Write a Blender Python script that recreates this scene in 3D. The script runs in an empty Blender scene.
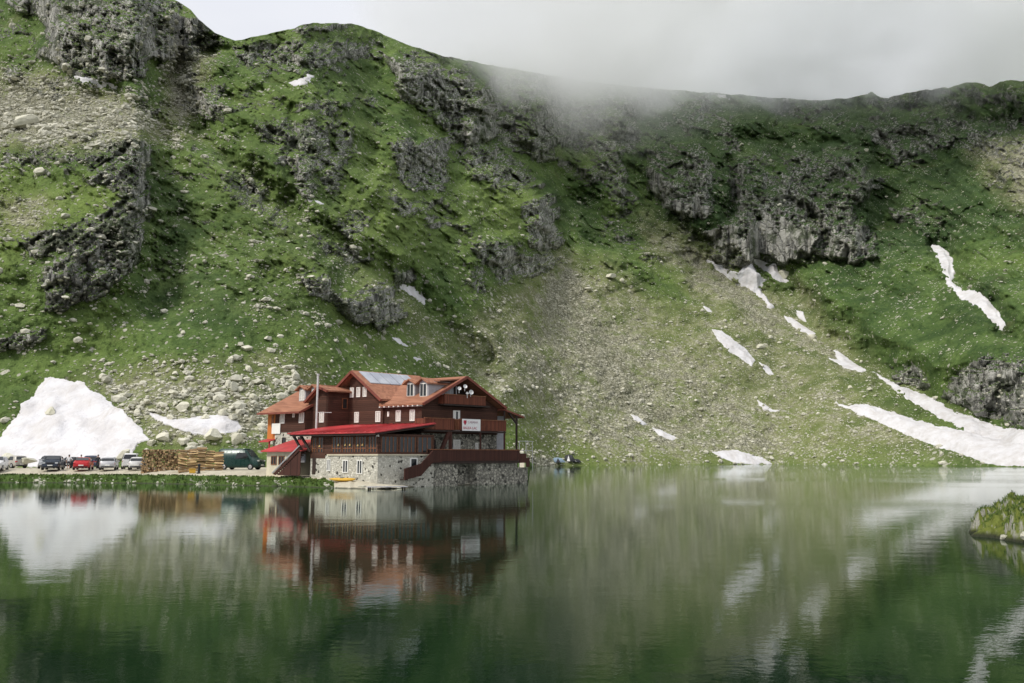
import bpy, bmesh, math, random
import numpy as np
from mathutils import Vector, Matrix

random.seed(7)
SC = bpy.context.scene
COL = SC.collection
R = math.radians

# ------------------------------------------------------------------ camera
F_PX, CX, CY, PITCH, CAM_H = 800.0, 512.0, 341.5, R(8.145), 2.93
cam_data = bpy.data.cameras.new("camera")
cam_data.sensor_width = 36.0
cam_data.lens = 36.0 * F_PX / 1024.0
cam_data.clip_start = 0.2
cam_data.clip_end = 20000
cam = bpy.data.objects.new("camera", cam_data)
cam.location = (0, 0, CAM_H)
cam.rotation_euler = (R(90) + PITCH, 0, 0)
COL.objects.link(cam)
SC.camera = cam

# ------------------------------------------------------------------ sky, sun, exposure
SUN_TO = Vector((-0.72, -0.58, 0.0)).normalized()      # towards the sun, level part
SUN_EL = R(47)
world = bpy.data.worlds.new("World")
SC.world = world
world.use_nodes = True
wn, wl = world.node_tree.nodes, world.node_tree.links
wn.clear()
w_out = wn.new("ShaderNodeOutputWorld")
w_bg = wn.new("ShaderNodeBackground")
w_bg.inputs[1].default_value = 0.1
w_sky = wn.new("ShaderNodeTexSky")
w_sky.sky_type = 'NISHITA'
w_sky.sun_disc = False
w_sky.sun_elevation = SUN_EL
w_sky.sun_rotation = math.atan2(SUN_TO.x, SUN_TO.y)
w_co = wn.new("ShaderNodeTexCoord")
w_map = wn.new("ShaderNodeMapping")
w_map.inputs['Scale'].default_value = (1.6, 1.6, 4.0)
w_noise = wn.new("ShaderNodeTexNoise")
w_noise.inputs['Scale'].default_value = 1.5
w_noise.inputs['Detail'].default_value = 5
w_noise.inputs['Roughness'].default_value = 0.5
w_ramp = wn.new("ShaderNodeValToRGB")
w_ramp.color_ramp.elements[0].position = 0.32
w_ramp.color_ramp.elements[0].color = (0.43, 0.44, 0.475, 1)
w_ramp.color_ramp.elements[1].position = 0.72
w_ramp.color_ramp.elements[1].color = (0.495, 0.50, 0.52, 1)
w_mul = wn.new("ShaderNodeVectorMath"); w_mul.operation = 'SCALE'
w_mul.inputs['Scale'].default_value = 10.0
w_mix = wn.new("ShaderNodeMix"); w_mix.data_type = 'RGBA'
w_mix.inputs['Factor'].default_value = 0.96            # a closed cloud deck over the blue sky
wl.new(w_co.outputs['Generated'], w_map.inputs['Vector'])
wl.new(w_map.outputs[0], w_noise.inputs['Vector'])
wl.new(w_noise.outputs['Fac'], w_ramp.inputs[0])
# an overcast sky is brightest overhead
w_sep = wn.new("ShaderNodeSeparateXYZ")
w_grad = wn.new("ShaderNodeMapRange")
w_grad.inputs['From Min'].default_value = 0.0; w_grad.inputs['From Max'].default_value = 1.0
w_grad.inputs['To Min'].default_value = 6.4; w_grad.inputs['To Max'].default_value = 12.0
wl.new(w_co.outputs['Generated'], w_sep.inputs[0])
wl.new(w_sep.outputs[2], w_grad.inputs['Value'])
wl.new(w_grad.outputs[0], w_mul.inputs['Scale'])
wl.new(w_ramp.outputs[0], w_mul.inputs[0])
wl.new(w_sky.outputs[0], w_mix.inputs[6])
wl.new(w_mul.outputs[0], w_mix.inputs[7])
wl.new(w_mix.outputs[2], w_bg.inputs[0])
wl.new(w_bg.outputs[0], w_out.inputs[0])

sun_data = bpy.data.lights.new("sun", 'SUN')
sun_data.energy = 1.5
sun_data.angle = R(10)
sun_data.color = (1.0, 0.95, 0.86)
sun = bpy.data.objects.new("sun", sun_data)
sun_dir = Vector((SUN_TO.x * math.cos(SUN_EL), SUN_TO.y * math.cos(SUN_EL), math.sin(SUN_EL)))
sun.rotation_euler = sun_dir.to_track_quat('Z', 'Y').to_euler()
COL.objects.link(sun)

SC.view_settings.view_transform = 'Standard'
SC.view_settings.look = 'None'
SC.view_settings.gamma = 1.0
SC.view_settings.use_curve_mapping = False
SC.view_settings.exposure = 1.05
SC.render.engine = 'CYCLES'
SC.cycles.use_denoising = True
SC.cycles.denoising_prefilter = 'ACCURATE'
SC.cycles.max_bounces = 16
SC.cycles.diffuse_bounces = 3
SC.cycles.glossy_bounces = 3
SC.cycles.transmission_bounces = 4
SC.cycles.transparent_max_bounces = 8
SC.cycles.volume_bounces = 14
SC.cycles.volume_step_rate = 0.25
SC.cycles.volume_max_steps = 96

# ------------------------------------------------------------------ helpers
SP, CP = math.sin(PITCH), math.cos(PITCH)
def rays(px, py):
    """direction of the sight line through a photo pixel, scaled to run one metre in depth (Y)"""
    px = np.asarray(px, float); py = np.asarray(py, float)
    dx = (px - CX) / F_PX; dy = (CY - py) / F_PX
    y = CP - dy * SP; z = SP + dy * CP
    return dx / y, z / y
def at(px, py, depth):
    a, b = rays(px, py)
    return Vector((float(a) * depth, depth, CAM_H + float(b) * depth))
def on_level(px, py, z):
    a, b = rays(px, py)
    d = (z - CAM_H) / float(b)
    return Vector((float(a) * d, d, z))

def tag(o, label=None, cat=None, group=None, kind=None):
    if label: o['label'] = label
    if cat: o['category'] = cat
    if group: o['group'] = group
    if kind: o['kind'] = kind
    return o
def empty(name, loc=(0, 0, 0), rz=0.0, label=None, cat=None, group=None):
    o = bpy.data.objects.new(name, None)
    COL.objects.link(o)
    o.empty_display_size = 0.3
    o.location = loc; o.rotation_euler = (0, 0, rz)
    return tag(o, label, cat, group)
def link(name, mesh, parent=None):
    o = bpy.data.objects.new(name, mesh)
    COL.objects.link(o)
    if parent is not None: o.parent = parent
    return o
def mesh_np(name, verts, faces, mat=None, smooth=False):
    """verts (n,3), faces (m,3) or (m,4)"""
    me = bpy.data.meshes.new(name)
    verts = np.asarray(verts, np.float32); faces = np.asarray(faces, np.int32)
    k = faces.shape[1]
    me.vertices.add(len(verts)); me.vertices.foreach_set('co', verts.ravel())
    me.loops.add(faces.size); me.loops.foreach_set('vertex_index', faces.ravel())
    me.polygons.add(len(faces))
    me.polygons.foreach_set('loop_start', np.arange(0, faces.size, k, dtype=np.int32))
    me.polygons.foreach_set('use_smooth', np.full(len(faces), smooth))
    me.update(calc_edges=True); me.validate()
    if mat: me.materials.append(mat)
    return me
def copy_tree(o, parent=None):
    c = o.copy(); COL.objects.link(c); c.parent = parent
    for ch in list(o.children): copy_tree(ch, c)
    return c

# gradient noise in numpy
_rng = np.random.default_rng(11)
_PERM = np.concatenate([_rng.permutation(512)] * 2)
_GA = _rng.uniform(0, 2 * np.pi, 512); _GX, _GY = np.cos(_GA), np.sin(_GA)
def pn(x, y, seed=0):
    x = np.asarray(x, float) + seed * 37.13; y = np.asarray(y, float) + seed * 91.71
    xi = np.floor(x).astype(int); yi = np.floor(y).astype(int)
    xf = x - xi; yf = y - yi
    u = xf * xf * xf * (xf * (xf * 6 - 15) + 10); v = yf * yf * yf * (yf * (yf * 6 - 15) + 10)
    def g(ix, iy, fx, fy):
        h = _PERM[(_PERM[ix & 511] + iy) & 511]
        return _GX[h] * fx + _GY[h] * fy
    a = g(xi, yi, xf, yf); b = g(xi + 1, yi, xf - 1, yf)
    c = g(xi, yi + 1, xf, yf - 1); d = g(xi + 1, yi + 1, xf - 1, yf - 1)
    return (a + (b - a) * u + ((c + (d - c) * u) - (a + (b - a) * u)) * v) * 1.45
def fbm(x, y, octv=4, seed=0, gain=0.5, lac=2.03):
    s = 0; a = 1.0; n = 0; f = 1.0
    for k in range(octv):
        s = s + a * pn(x * f, y * f, seed + k * 5); n += a; a *= gain; f *= lac
    return s / n
def ridged(x, y, octv=4, seed=0, gain=0.5, lac=2.1):
    s = 0; a = 1.0; n = 0; f = 1.0
    for k in range(octv):
        s = s + a * (1 - 2 * np.abs(pn(x * f, y * f, seed + k * 5))); n += a; a *= gain; f *= lac
    return s / n
def facet(x, y, seed=0):
    """broken-rock noise: every cell of a jittered grid is a flat tilted facet"""
    xi = np.floor(x).astype(int); yi = np.floor(y).astype(int)
    best = np.full(x.shape, 1e9); h = np.zeros(x.shape); e2 = np.full(x.shape, 1e9)
    for ox in (-1, 0, 1):
        for oy in (-1, 0, 1):
            k = _PERM[(_PERM[(xi + ox + seed * 17) & 511] + yi + oy + seed * 5) & 511]
            cx = xi + ox + 0.5 + 0.8 * (((k * 73) & 511) / 511 - 0.5); cy = yi + oy + 0.5 + 0.8 * (((k * 151) & 511) / 511 - 0.5)
            d = (x - cx) ** 2 + (y - cy) ** 2
            v = ((k * 197) & 511) / 511 - 0.5 + (x - cx) * _GX[k] * 0.6 + (y - cy) * _GY[k] * 0.6
            m = d < best
            e2 = np.where(m, best, np.minimum(e2, d)); h = np.where(m, v, h); best = np.where(m, d, best)
    return h - 0.35 * np.exp(-(np.sqrt(e2) - np.sqrt(best)) * 9)
def sstep(a, b, x):
    t = np.clip((x - a) / (b - a), 0, 1)
    return t * t * (3 - 2 * t)
def sdist(X, Y, poly):
    """signed distance to a polygon (positive inside)"""
    p = np.asarray(poly, float); q = np.roll(p, -1, 0)
    d = np.full(X.shape, 1e18); ins = np.zeros(X.shape, bool)
    for (ax, ay), (bx, by) in zip(p, q):
        ex, ey = bx - ax, by - ay
        t = np.clip(((X - ax) * ex + (Y - ay) * ey) / (ex * ex + ey * ey + 1e-12), 0, 1)
        d = np.minimum(d, (X - ax - t * ex) ** 2 + (Y - ay - t * ey) ** 2)
        c = ((ay > Y) != (by > Y)) & (X < (bx - ax) * (Y - ay) / (by - ay + 1e-12) + ax)
        ins ^= c
    d = np.sqrt(d)
    return np.where(ins, d, -d)
def ldist(X, Y, line):
    d = np.full(X.shape, 1e18)
    for (ax, ay), (bx, by) in zip(line[:-1], line[1:]):
        ex, ey = bx - ax, by - ay
        t = np.clip(((X - ax) * ex + (Y - ay) * ey) / (ex * ex + ey * ey + 1e-12), 0, 1)
        d = np.minimum(d, (X - ax - t * ex) ** 2 + (Y - ay - t * ey) ** 2)
    return np.sqrt(d)

# material helpers
class NT:
    def __init__(self, name):
        self.m = bpy.data.materials.new(name); self.m.use_nodes = True
        self.n = self.m.node_tree.nodes; self.l = self.m.node_tree.links
        self.n.clear()
        self.out = self.n.new("ShaderNodeOutputMaterial")
    def node(self, t, **kw):
        n = self.n.new(t)
        for k, v in kw.items(): setattr(n, k, v)
        return n
    def put(self, sock, v):
        if isinstance(v, bpy.types.NodeSocket): self.l.new(v, sock)
        elif isinstance(v, (tuple, list)) and len(v) == 3 and sock.type == 'RGBA': sock.default_value = (*v, 1)
        else: sock.default_value = v
    def noise(self, vec, scale, detail=4, rough=0.55, dist=0.0):
        n = self.node("ShaderNodeTexNoise")
        if vec is not None: self.l.new(vec, n.inputs['Vector'])
        n.inputs['Scale'].default_value = scale; n.inputs['Detail'].default_value = detail
        n.inputs['Roughness'].default_value = rough; n.inputs['Distortion'].default_value = dist
        return n.outputs['Fac']
    def voro(self, vec, scale, feature='F1', out='Distance', rand=1.0):
        n = self.node("ShaderNodeTexVoronoi", feature=feature)
        if vec is not None: self.l.new(vec, n.inputs['Vector'])
        n.inputs['Scale'].default_value = scale; n.inputs['Randomness'].default_value = rand
        return n.outputs[out]
    def math(self, op, a, b=0.0, c=0.0, clamp=False):
        n = self.node("ShaderNodeMath", operation=op, use_clamp=clamp)
        for s, v in zip(n.inputs, (a, b, c)): self.put(s, v)
        return n.outputs[0]
    def step(self, x, a, b, lo=0.0, hi=1.0):
        n = self.node("ShaderNodeMapRange", interpolation_type='SMOOTHSTEP')
        for s, v in zip(n.inputs[:5], (x, a, b, lo, hi)): self.put(s, v)
        return n.outputs[0]
    def mix(self, f, a, b, blend='MIX'):
        n = self.node("ShaderNodeMix", data_type='RGBA', blend_type=blend)
        self.put(n.inputs[0], f); self.put(n.inputs[6], a); self.put(n.inputs[7], b)
        return n.outputs[2]
    def mapping(self, vec, scale=(1, 1, 1), rot=(0, 0, 0)):
        n = self.node("ShaderNodeMapping"); self.l.new(vec, n.inputs[0])
        n.inputs['Scale'].default_value = scale; n.inputs['Rotation'].default_value = rot
        return n.outputs[0]
    def coord(self, which='Object'):
        return self.node("ShaderNodeTexCoord").outputs[which]
    def bump(self, h, dist, strength=1.0, normal=None):
        n = self.node("ShaderNodeBump"); self.l.new(h, n.inputs['Height'])
        n.inputs['Distance'].default_value = dist; n.inputs['Strength'].default_value = strength
        if normal: self.l.new(normal, n.inputs['Normal'])
        return n.outputs[0]
    def bsdf(self, color, rough=0.8, normal=None, metal=0.0, spec=0.3, **kw):
        b = self.node("ShaderNodeBsdfPrincipled")
        self.put(b.inputs['Base Color'], color); self.put(b.inputs['Roughness'], rough)
        self.put(b.inputs['Metallic'], metal); self.put(b.inputs['Specular IOR Level'], spec)
        for k, v in kw.items(): self.put(b.inputs[k], v)
        if normal is not None: self.l.new(normal, b.inputs['Normal'])
        self.l.new(b.outputs[0], self.out.inputs['Surface'])
        return self.m
# ------------------------------------------------------------------ mountain: one sheet from the lake shore over the ridge
RIDGE = [(-520, -90), (-100, -75), (0, -58), (110, -32), (160, -6), (178, 1), (190, 9), (199, 20), (215, 33), (235, 41),
         (255, 37), (280, 31), (300, 25), (312, 22), (335, 23), (352, 23), (375, 31), (400, 42), (440, 55), (480, 63), (520, 70),
         (560, 77), (600, 83), (650, 88), (700, 92), (740, 95), (780, 98), (820, 100), (850, 98), (863, 94),
         (872, 91), (880, 96), (892, 96), (905, 92), (925, 89), (948, 86), (965, 82), (977, 81), (990, 85), (1002, 80),
         (1024, 79), (1060, 72), (1150, 60), (1300, 30), (1560, -10)]
BASE_D = [(-520, 116), (-60, 113), (230, 112), (300, 118), (400, 150), (470, 186), (520, 214), (560, 246), (650, 268),
          (780, 284), (900, 252), (1024, 212), (1200, 165), (1560, 110)]
BASE_Z = [(-520, 1.0), (250, 1.0), (420, 0.6), (520, 0.35), (545, -0.8), (1560, -1.2)]
SLOPE = [(-520, 1.02), (0, 0.98), (200, 0.93), (300, 0.88), (450, 0.82), (600, 0.80), (800, 0.80), (1024, 0.80), (1560, 0.95)]
def ip(tab, x): return np.interp(x, [p[0] for p in tab], [p[1] for p in tab])

gx = np.concatenate([np.arange(-520, -16, 7.0), np.arange(-16, 1041, 1.35), np.arange(1041, 1560, 7.0)])
NR = 430
tt = np.linspace(0, 1, NR)
gx_n = len(gx)
base_z = ip(BASE_Z, gx); base_d = ip(BASE_D, gx)
tan_base = (base_z - CAM_H) / base_d
ridge_y = ip(RIDGE, gx) + (1.6 * fbm(gx / 14.0, gx * 0 + 3.3, 4, 50) + 2.2 * ridged(gx / 22.0, gx * 0 + 7.7, 3, 51) * (sstep(845, 880, gx) + 0.5 * sstep(270, 290, gx) * sstep(365, 345, gx))) * np.clip((gx - 150) / 40, 0, 1)
tan_ridge = rays(gx, ridge_y)[1]
def py_of_tan(t): return CY - F_PX * np.tan(np.arctan(t) - PITCH)     # centre-line relation, exact for every column
TAN = tan_base[None, :] + (tan_ridge - tan_base)[None, :] * tt[:, None]
PX = np.broadcast_to(gx[None, :], TAN.shape)
PY = py_of_tan(TAN)
WX = PX + 17 * fbm(PX / 34, PY / 30, 5, 1, 0.6); WY = PY + 17 * fbm(PX / 34, PY / 30, 5, 2, 0.6)     # warped, for ragged outlines
def region(poly, soft=6.0, warp=True):
    return sstep(-soft, soft, sdist(WX if warp else PX, WY if warp else PY, poly))
def band(line, width):
    return np.exp(-(ldist(WX, WY, line) / width) ** 2)

ROCK = [  # (outline, strength)
    ([(20, -40), (150, -40), (178, 0), (200, 20), (222, 40), (205, 50), (188, 64), (152, 58), (132, 78), (108, 80), (72, 72), (44, 56), (50, 30), (14, 4)], 0.95),
    ([(112, 141), (135, 138), (147, 150), (149, 176), (156, 205), (149, 226), (142, 250), (122, 275), (106, 292), (86, 302), (58, 314), (44, 304), (38, 286), (54, 262), (74, 246), (28, 256), (24, 240), (70, 224), (100, 216), (120, 203), (115, 190), (84, 182), (88, 168), (104, 155)], 1.0),
    ([(0, 158), (40, 150), (84, 148), (86, 163), (40, 166), (0, 170)], 0.7),
    ([(-40, 330), (20, 334), (48, 320), (44, 340), (10, 352), (-40, 356)], 0.9),
    ([(283, 27), (312, 22), (345, 25), (352, 34), (300, 36)], 0.8),
    ([(228, 46), (300, 40), (385, 44), (392, 58), (330, 66), (262, 78), (235, 66)], 0.85),
    ([(255, 118), (280, 110), (300, 120), (298, 152), (272, 152), (258, 142)], 0.6),
    ([(292, 122), (330, 122), (325, 160), (312, 196), (296, 190), (290, 150)], 1.0),
    ([(335, 132), (352, 126), (350, 150), (342, 172), (332, 165)], 1.0),
    ([(386, 142), (448, 136), (450, 170), (438, 190), (398, 178)], 0.75),
    ([(380, 48), (420, 60), (462, 68), (492, 92), (498, 132), (472, 152), (450, 140), (442, 110), (416, 106), (398, 92)], 0.95),
    ([(492, 72), (560, 78), (640, 92), (640, 150), (610, 160), (560, 150), (530, 160), (500, 140)], 0.9),
    ([(644, 152), (690, 140), (722, 168), (708, 216), (680, 222), (668, 214), (650, 198)], 0.85),
    ([(722, 176), (758, 150), (822, 148), (862, 150), (872, 190), (856, 228), (874, 255), (832, 260), (790, 252), (772, 264), (745, 272), (714, 266), (704, 246), (728, 240), (736, 205)], 0.62),
    ([(734, 260), (744, 240), (756, 236), (770, 250), (764, 260), (748, 265)], 1.0),
    ([(770, 245), (776, 190), (800, 180), (815, 205), (806, 250)], 1.0),
    ([(820, 228), (872, 236), (876, 256), (830, 260)], 1.0),
    ([(708, 244), (742, 240), (742, 262), (718, 257)], 1.0),
    ([(790, 150), (812, 152), (806, 180), (792, 184)], 1.0),
    ([(524, 205), (546, 194), (561, 215), (561, 240), (545, 256), (530, 246)], 0.9),
    ([(495, 268), (514, 258), (522, 268), (508, 284), (498, 284)], 0.9),
    ([(468, 272), (482, 268), (486, 290), (474, 296)], 0.7),
    ([(394, 272), (412, 268), (418, 282), (402, 288)], 0.9),
    ([(300, 268), (322, 274), (345, 298), (375, 280), (396, 288), (402, 316), (380, 326), (345, 312), (314, 296)], 0.85),
    ([(335, 225), (350, 212), (372, 218), (368, 232), (346, 238)], 0.8),
    ([(986, 356), (1026, 360), (1100, 358), (1100, 426), (1002, 426), (960, 406), (944, 392), (960, 374)], 0.95),
    ([(892, 366), (915, 362), (932, 384), (915, 390), (896, 384)], 0.9),
    ([(868, 108), (930, 112), (1040, 118), (1040, 152), (960, 150), (900, 160), (872, 140)], 0.85),
    ([(880, 92), (1060, 82), (1060, 104), (960, 106), (890, 108)], 0.5),
    ([(890, 206), (918, 208), (922, 222), (898, 224)], 0.9),
    ([(970, 150), (1024, 138), (1060, 150), (1060, 210), (1024, 205), (1000, 185)], 0.45),
    ([(228, 170), (250, 178), (292, 222), (284, 230), (240, 196)], 1.0),
    ([(300, 225), (340, 240), (372, 262), (360, 266), (318, 246)], 0.85),
    ([(455, 150), (500, 145), (540, 180), (520, 196), (470, 180)], 0.95),
    ([(560, 165), (620, 155), (640, 200), (600, 190)], 0.85),
    ([(470, 240), (520, 252), (560, 262), (520, 275), (475, 262)], 0.9),
    ([(390, 195), (440, 200), (430, 215), (395, 212)], 0.85),
    ([(600, 215), (640, 235), (665, 262), (640, 255), (606, 232)], 0.7),
    ([(760, 105), (850, 110), (870, 128), (780, 125)], 0.8),
    ([(186, 76), (225, 85), (235, 110), (205, 122), (190, 100)], 0.9),
    ([(640, 105), (720, 100), (740, 125), (690, 132)], 0.8),
    ([(420, 215), (470, 222), (480, 236), (430, 232)], 0.75),
    ([(600, 112), (650, 100), (700, 128), (660, 150), (620, 160)], 0.45),
    ([(205, 165), (232, 168), (250, 190), (290, 226), (270, 226), (226, 196)], 0.55),
]
SCREE = [
    ([(540, 248), (600, 252), (680, 300), (740, 285), (800, 330), (870, 385), (985, 462), (560, 470), (470, 400), (430, 335), (480, 305)], 0.50),
    ([(60, 120), (330, 150), (480, 330), (500, 440), (330, 350), (160, 330)], 0.20),
    ([(552, 246), (580, 252), (640, 296), (720, 356), (800, 424), (868, 468), (600, 474), (520, 400), (470, 340), (520, 300)], 0.60),
    ([(560, 248), (590, 270), (625, 330), (690, 430), (640, 440), (585, 400), (560, 340), (520, 300)], 0.80),
    ([(560, 380), (620, 370), (700, 400), (700, 440), (620, 430)], 0.75),
    ([(640, 215), (700, 240), (770, 290), (850, 350), (880, 390), (820, 370), (740, 330), (690, 290), (650, 250)], 0.72),
    ([(-60, 60), (60, 80), (130, 100), (200, 138), (110, 142), (60, 150), (-60, 158)], 0.78),
    ([(80, 372), (180, 362), (270, 352), (330, 372), (300, 440), (180, 452), (110, 420)], 0.62),
    ([(176, 48), (200, 60), (196, 100), (186, 122), (168, 110), (166, 80)], 0.9),
    ([(200, 132), (262, 190), (338, 250), (420, 300), (480, 372), (440, 372), (380, 300), (310, 238), (240, 180), (205, 140)], 0.50),
    ([(972, 150), (1024, 140), (1060, 150), (1060, 215), (1022, 204), (1000, 186)], 0.8),
    ([(0, 195), (55, 200), (40, 235), (0, 232)], 0.7),
    ([(785, 270), (815, 290), (850, 340), (900, 380), (960, 420), (900, 400), (830, 350), (790, 310)], 0.6),
    ([(522, 456), (562, 459), (562, 470), (518, 470)], 1.3),
    ([(838, 440), (900, 420), (960, 450), (900, 462)], 0.4),
]
TURF_AND_SHADE = [  # warm yellow-green turf (+) and deep green turf plus painted slope shade (-)
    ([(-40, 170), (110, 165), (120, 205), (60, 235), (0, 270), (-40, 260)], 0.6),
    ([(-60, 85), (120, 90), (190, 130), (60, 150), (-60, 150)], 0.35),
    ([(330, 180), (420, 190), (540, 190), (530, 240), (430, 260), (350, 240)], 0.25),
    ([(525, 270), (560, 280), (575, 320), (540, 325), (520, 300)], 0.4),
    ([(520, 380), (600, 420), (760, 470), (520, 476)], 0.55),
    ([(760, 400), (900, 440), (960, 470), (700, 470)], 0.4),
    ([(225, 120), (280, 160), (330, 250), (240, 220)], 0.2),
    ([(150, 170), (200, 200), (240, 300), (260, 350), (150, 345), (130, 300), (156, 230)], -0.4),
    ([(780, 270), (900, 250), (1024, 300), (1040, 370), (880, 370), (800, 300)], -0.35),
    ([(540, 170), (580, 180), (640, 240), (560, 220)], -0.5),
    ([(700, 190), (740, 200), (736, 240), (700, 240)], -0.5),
    ([(640, 100), (1040, 100), (1040, 240), (860, 260), (640, 230)], -0.75),  # cloud shade on the upper right, painted into the turf tone
]
rock = np.zeros_like(PX); scree = np.zeros_like(PX); turf_and_shade = np.zeros_like(PX)
for poly, s in ROCK: rock = np.maximum(rock, s * region(poly, 9))
for poly, s in SCREE: scree = np.maximum(scree, s * region(poly, 34))
for poly, s in TURF_AND_SHADE: turf_and_shade = turf_and_shade + s * region(poly, 24)
crag = sstep(0.12 - 0.20 * sstep(210, 110, PY), 0.50, fbm(PX / 40, PY / 26, 5, 9, 0.6)) * 0.9 * sstep(330, 150, PY)        # small outcrops among the grass
rock = np.maximum(rock, crag)
rock *= np.clip(0.92 + 0.85 * fbm(PX / 24, PY / 17, 4, 12, 0.6), 0.12, 1.12)                # turf ledges break the faces up

for k in (1, 9, 10, 15, 19, 23, 25): rock = np.maximum(rock, 1.12 * region(ROCK[k][0], 7))      # solid faces
rock = np.maximum(rock, 1.1 * region([(704, 232), (742, 225), (770, 215), (820, 222), (874, 232), (876, 256), (832, 262), (790, 254), (770, 258), (745, 262), (716, 257)], 8))
# slope field -> distance of every point
slope = ip(SLOPE, gx)[None, :] * (0.76 + 0.40 * tt[:, None]) + 0.38 * rock + 0.05 * fbm(PX / 60, PY / 60, 3, 4)
slope = np.maximum(slope, TAN + 0.20)
dT = np.diff(TAN, axis=0)
inc = dT / (0.5 * (slope[1:] + slope[:-1]) - 0.5 * (TAN[1:] + TAN[:-1]))
lnD = np.log(base_d)[None, :] + np.concatenate([np.zeros((1, gx_n)), np.cumsum(inc, 0)])
def blur_x(a, k):
    ker = np.hanning(2 * k + 3)[1:-1]; ker /= ker.sum()
    p = np.pad(a, ((0, 0), (k, k)), 'edge')
    return np.apply_along_axis(lambda r: np.convolve(r, ker, 'valid'), 1, p)
lnD = blur_x(lnD, 14)
fade = sstep(0.0, 0.10, tt)[:, None]
rel = np.zeros_like(PX)
# big forms: spurs stand towards the lake, gullies fall back
edge = [(-520, 110), (60, 128), (128, 134), (146, 146), (152, 176), (160, 206), (158, 236), (150, 262), (136, 292), (106, 332), (60, 376), (-520, 376)]
rel -= 0.10 * sstep(-34, 30, sdist(WX, WY, edge)) * sstep(378, 250, PY)
rel -= 0.07 * sstep(-10, 18, sdist(WX, WY, ROCK[0][0]))
rel += 0.06 * band([(205, 46), (176, 84), (196, 130), (262, 190), (338, 250), (420, 300), (480, 372)], 13)
rel += 0.05 * band([(164, 150), (178, 220), (160, 290)], 24)
rel -= 0.06 * sstep(-8, 14, sdist(WX, WY, [(640, 150), (690, 138), (760, 146), (866, 148), (880, 190), (862, 230), (876, 256), (800, 258), (745, 262), (712, 255), (680, 224), (650, 200)]))
rel += 0.05 * band([(736, 150), (734, 190), (728, 236)], 7)
rel += 0.03 * band([(824, 240), (812, 215)], 5)
rel -= 0.05 * sstep(-8, 14, sdist(WX, WY, ROCK[10][0]))
rel -= 0.03 * sstep(-8, 14, sdist(WX, WY, [(384, 140), (452, 134), (545, 190), (562, 215), (562, 242), (520, 262), (470, 268), (400, 240), (360, 200)]))
rel += 0.05 * band([(500, 70), (510, 140), (560, 190), (620, 240)], 16)
rel -= 0.05 * sstep(-6, 14, sdist(WX, WY, ROCK[25][0]))
rel -= 0.035 * sstep(-6, 10, sdist(WX, WY, ROCK[23][0]))
rel += 0.022 * band([(292, 112), (290, 160), (296, 190)], 7)
rel += 0.04 * band([(700, 262), (780, 300), (850, 350), (930, 400), (1000, 430)], 20)
rel -= 0.03 * sstep(-8, 20, sdist(WX, WY, [(780, 262), (900, 240), (1060, 300), (1060, 372), (940, 392), (860, 352)]))
rel += 0.04 * band([(940, 240), (960, 280), (1010, 330)], 12)
rel += 0.06 * band([(660, 104), (880, 108), (1060, 128)], 14) - 0.03 * band([(700, 128), (870, 132)], 12)
# steep walls where the big forms would overhang
lnD = lnD + rel * fade
lnD = np.maximum(lnD, np.maximum.accumulate(lnD, axis=0))
# noise relief
rel = np.zeros_like(PX)
DIAG = (PX * 0.80 + PY * 0.60, -PX * 0.60 + PY * 0.80)       # rock beds dip to the right
soft_rock = sstep(0.25, 0.75, rock)
wild = sstep(360, 230, PY) * (1 - 0.6 * sstep(0.3, 0.8, scree))
rel += 0.022 * fbm(PX / 110, PY / 80, 3, 20) + (0.018 - 0.009 * scree) * fbm(PX / 34, PY / 26, 4, 21)
rel -= 0.030 * wild * ridged(DIAG[0] / 95 + 0.3 * fbm(PX / 60, PY / 60, 2, 31), DIAG[1] / 52, 5, 30, 0.55)
rel += 0.0042 * fbm(PX / 12, PY / 8, 4, 22, 0.6) * (1 + 0.6 * scree)
qx = PX + 5 * fbm(PX / 16, PY / 16, 3, 41); qy = PY + 5 * fbm(PX / 16, PY / 16, 3, 42)
rel -= soft_rock * (0.014 * ridged(PX / 44, PY / 52, 4, 23) + 0.012 * facet((qx * 0.9 + qy * 0.42) / 22, (qy * 0.9 - qx * 0.42) / 34, 1)
                    + 0.006 * facet((qx + 0.35 * qy) / 9, (qy - 0.35 * qx) / 13, 2) + 0.0028 * facet(qx / 4.2, qy / 5.0, 3) + 0.002 * fbm(PX / 4, PY / 4, 2, 26))
small = sstep(0.05, 0.45, fbm(PX / 30, PY / 22, 4, 43)) * wild
rel -= small * (0.008 * facet(qx / 12, qy / 10, 4) + 0.004 * facet(qx / 5, qy / 4, 5))
ribs = region([(640, 175), (880, 165), (885, 270), (700, 285)], 14) * soft_rock
rel -= ribs * 0.020 * ridged((PX + 0.15 * PY) / 19 + 0.3 * fbm(PX / 20, PY / 40, 2, 33), PY / 80, 4, 32)
rel -= wild * (0.011 * ridged(DIAG[0] / 62 + 0.3 * fbm(PX / 40, PY / 40, 2, 35), DIAG[1] / 17, 4, 34, 0.55) + 0.006 * facet((qx * 0.8 + qy * 0.6) / 22, (qy * 0.8 - qx * 0.6) / 8, 7))
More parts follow.
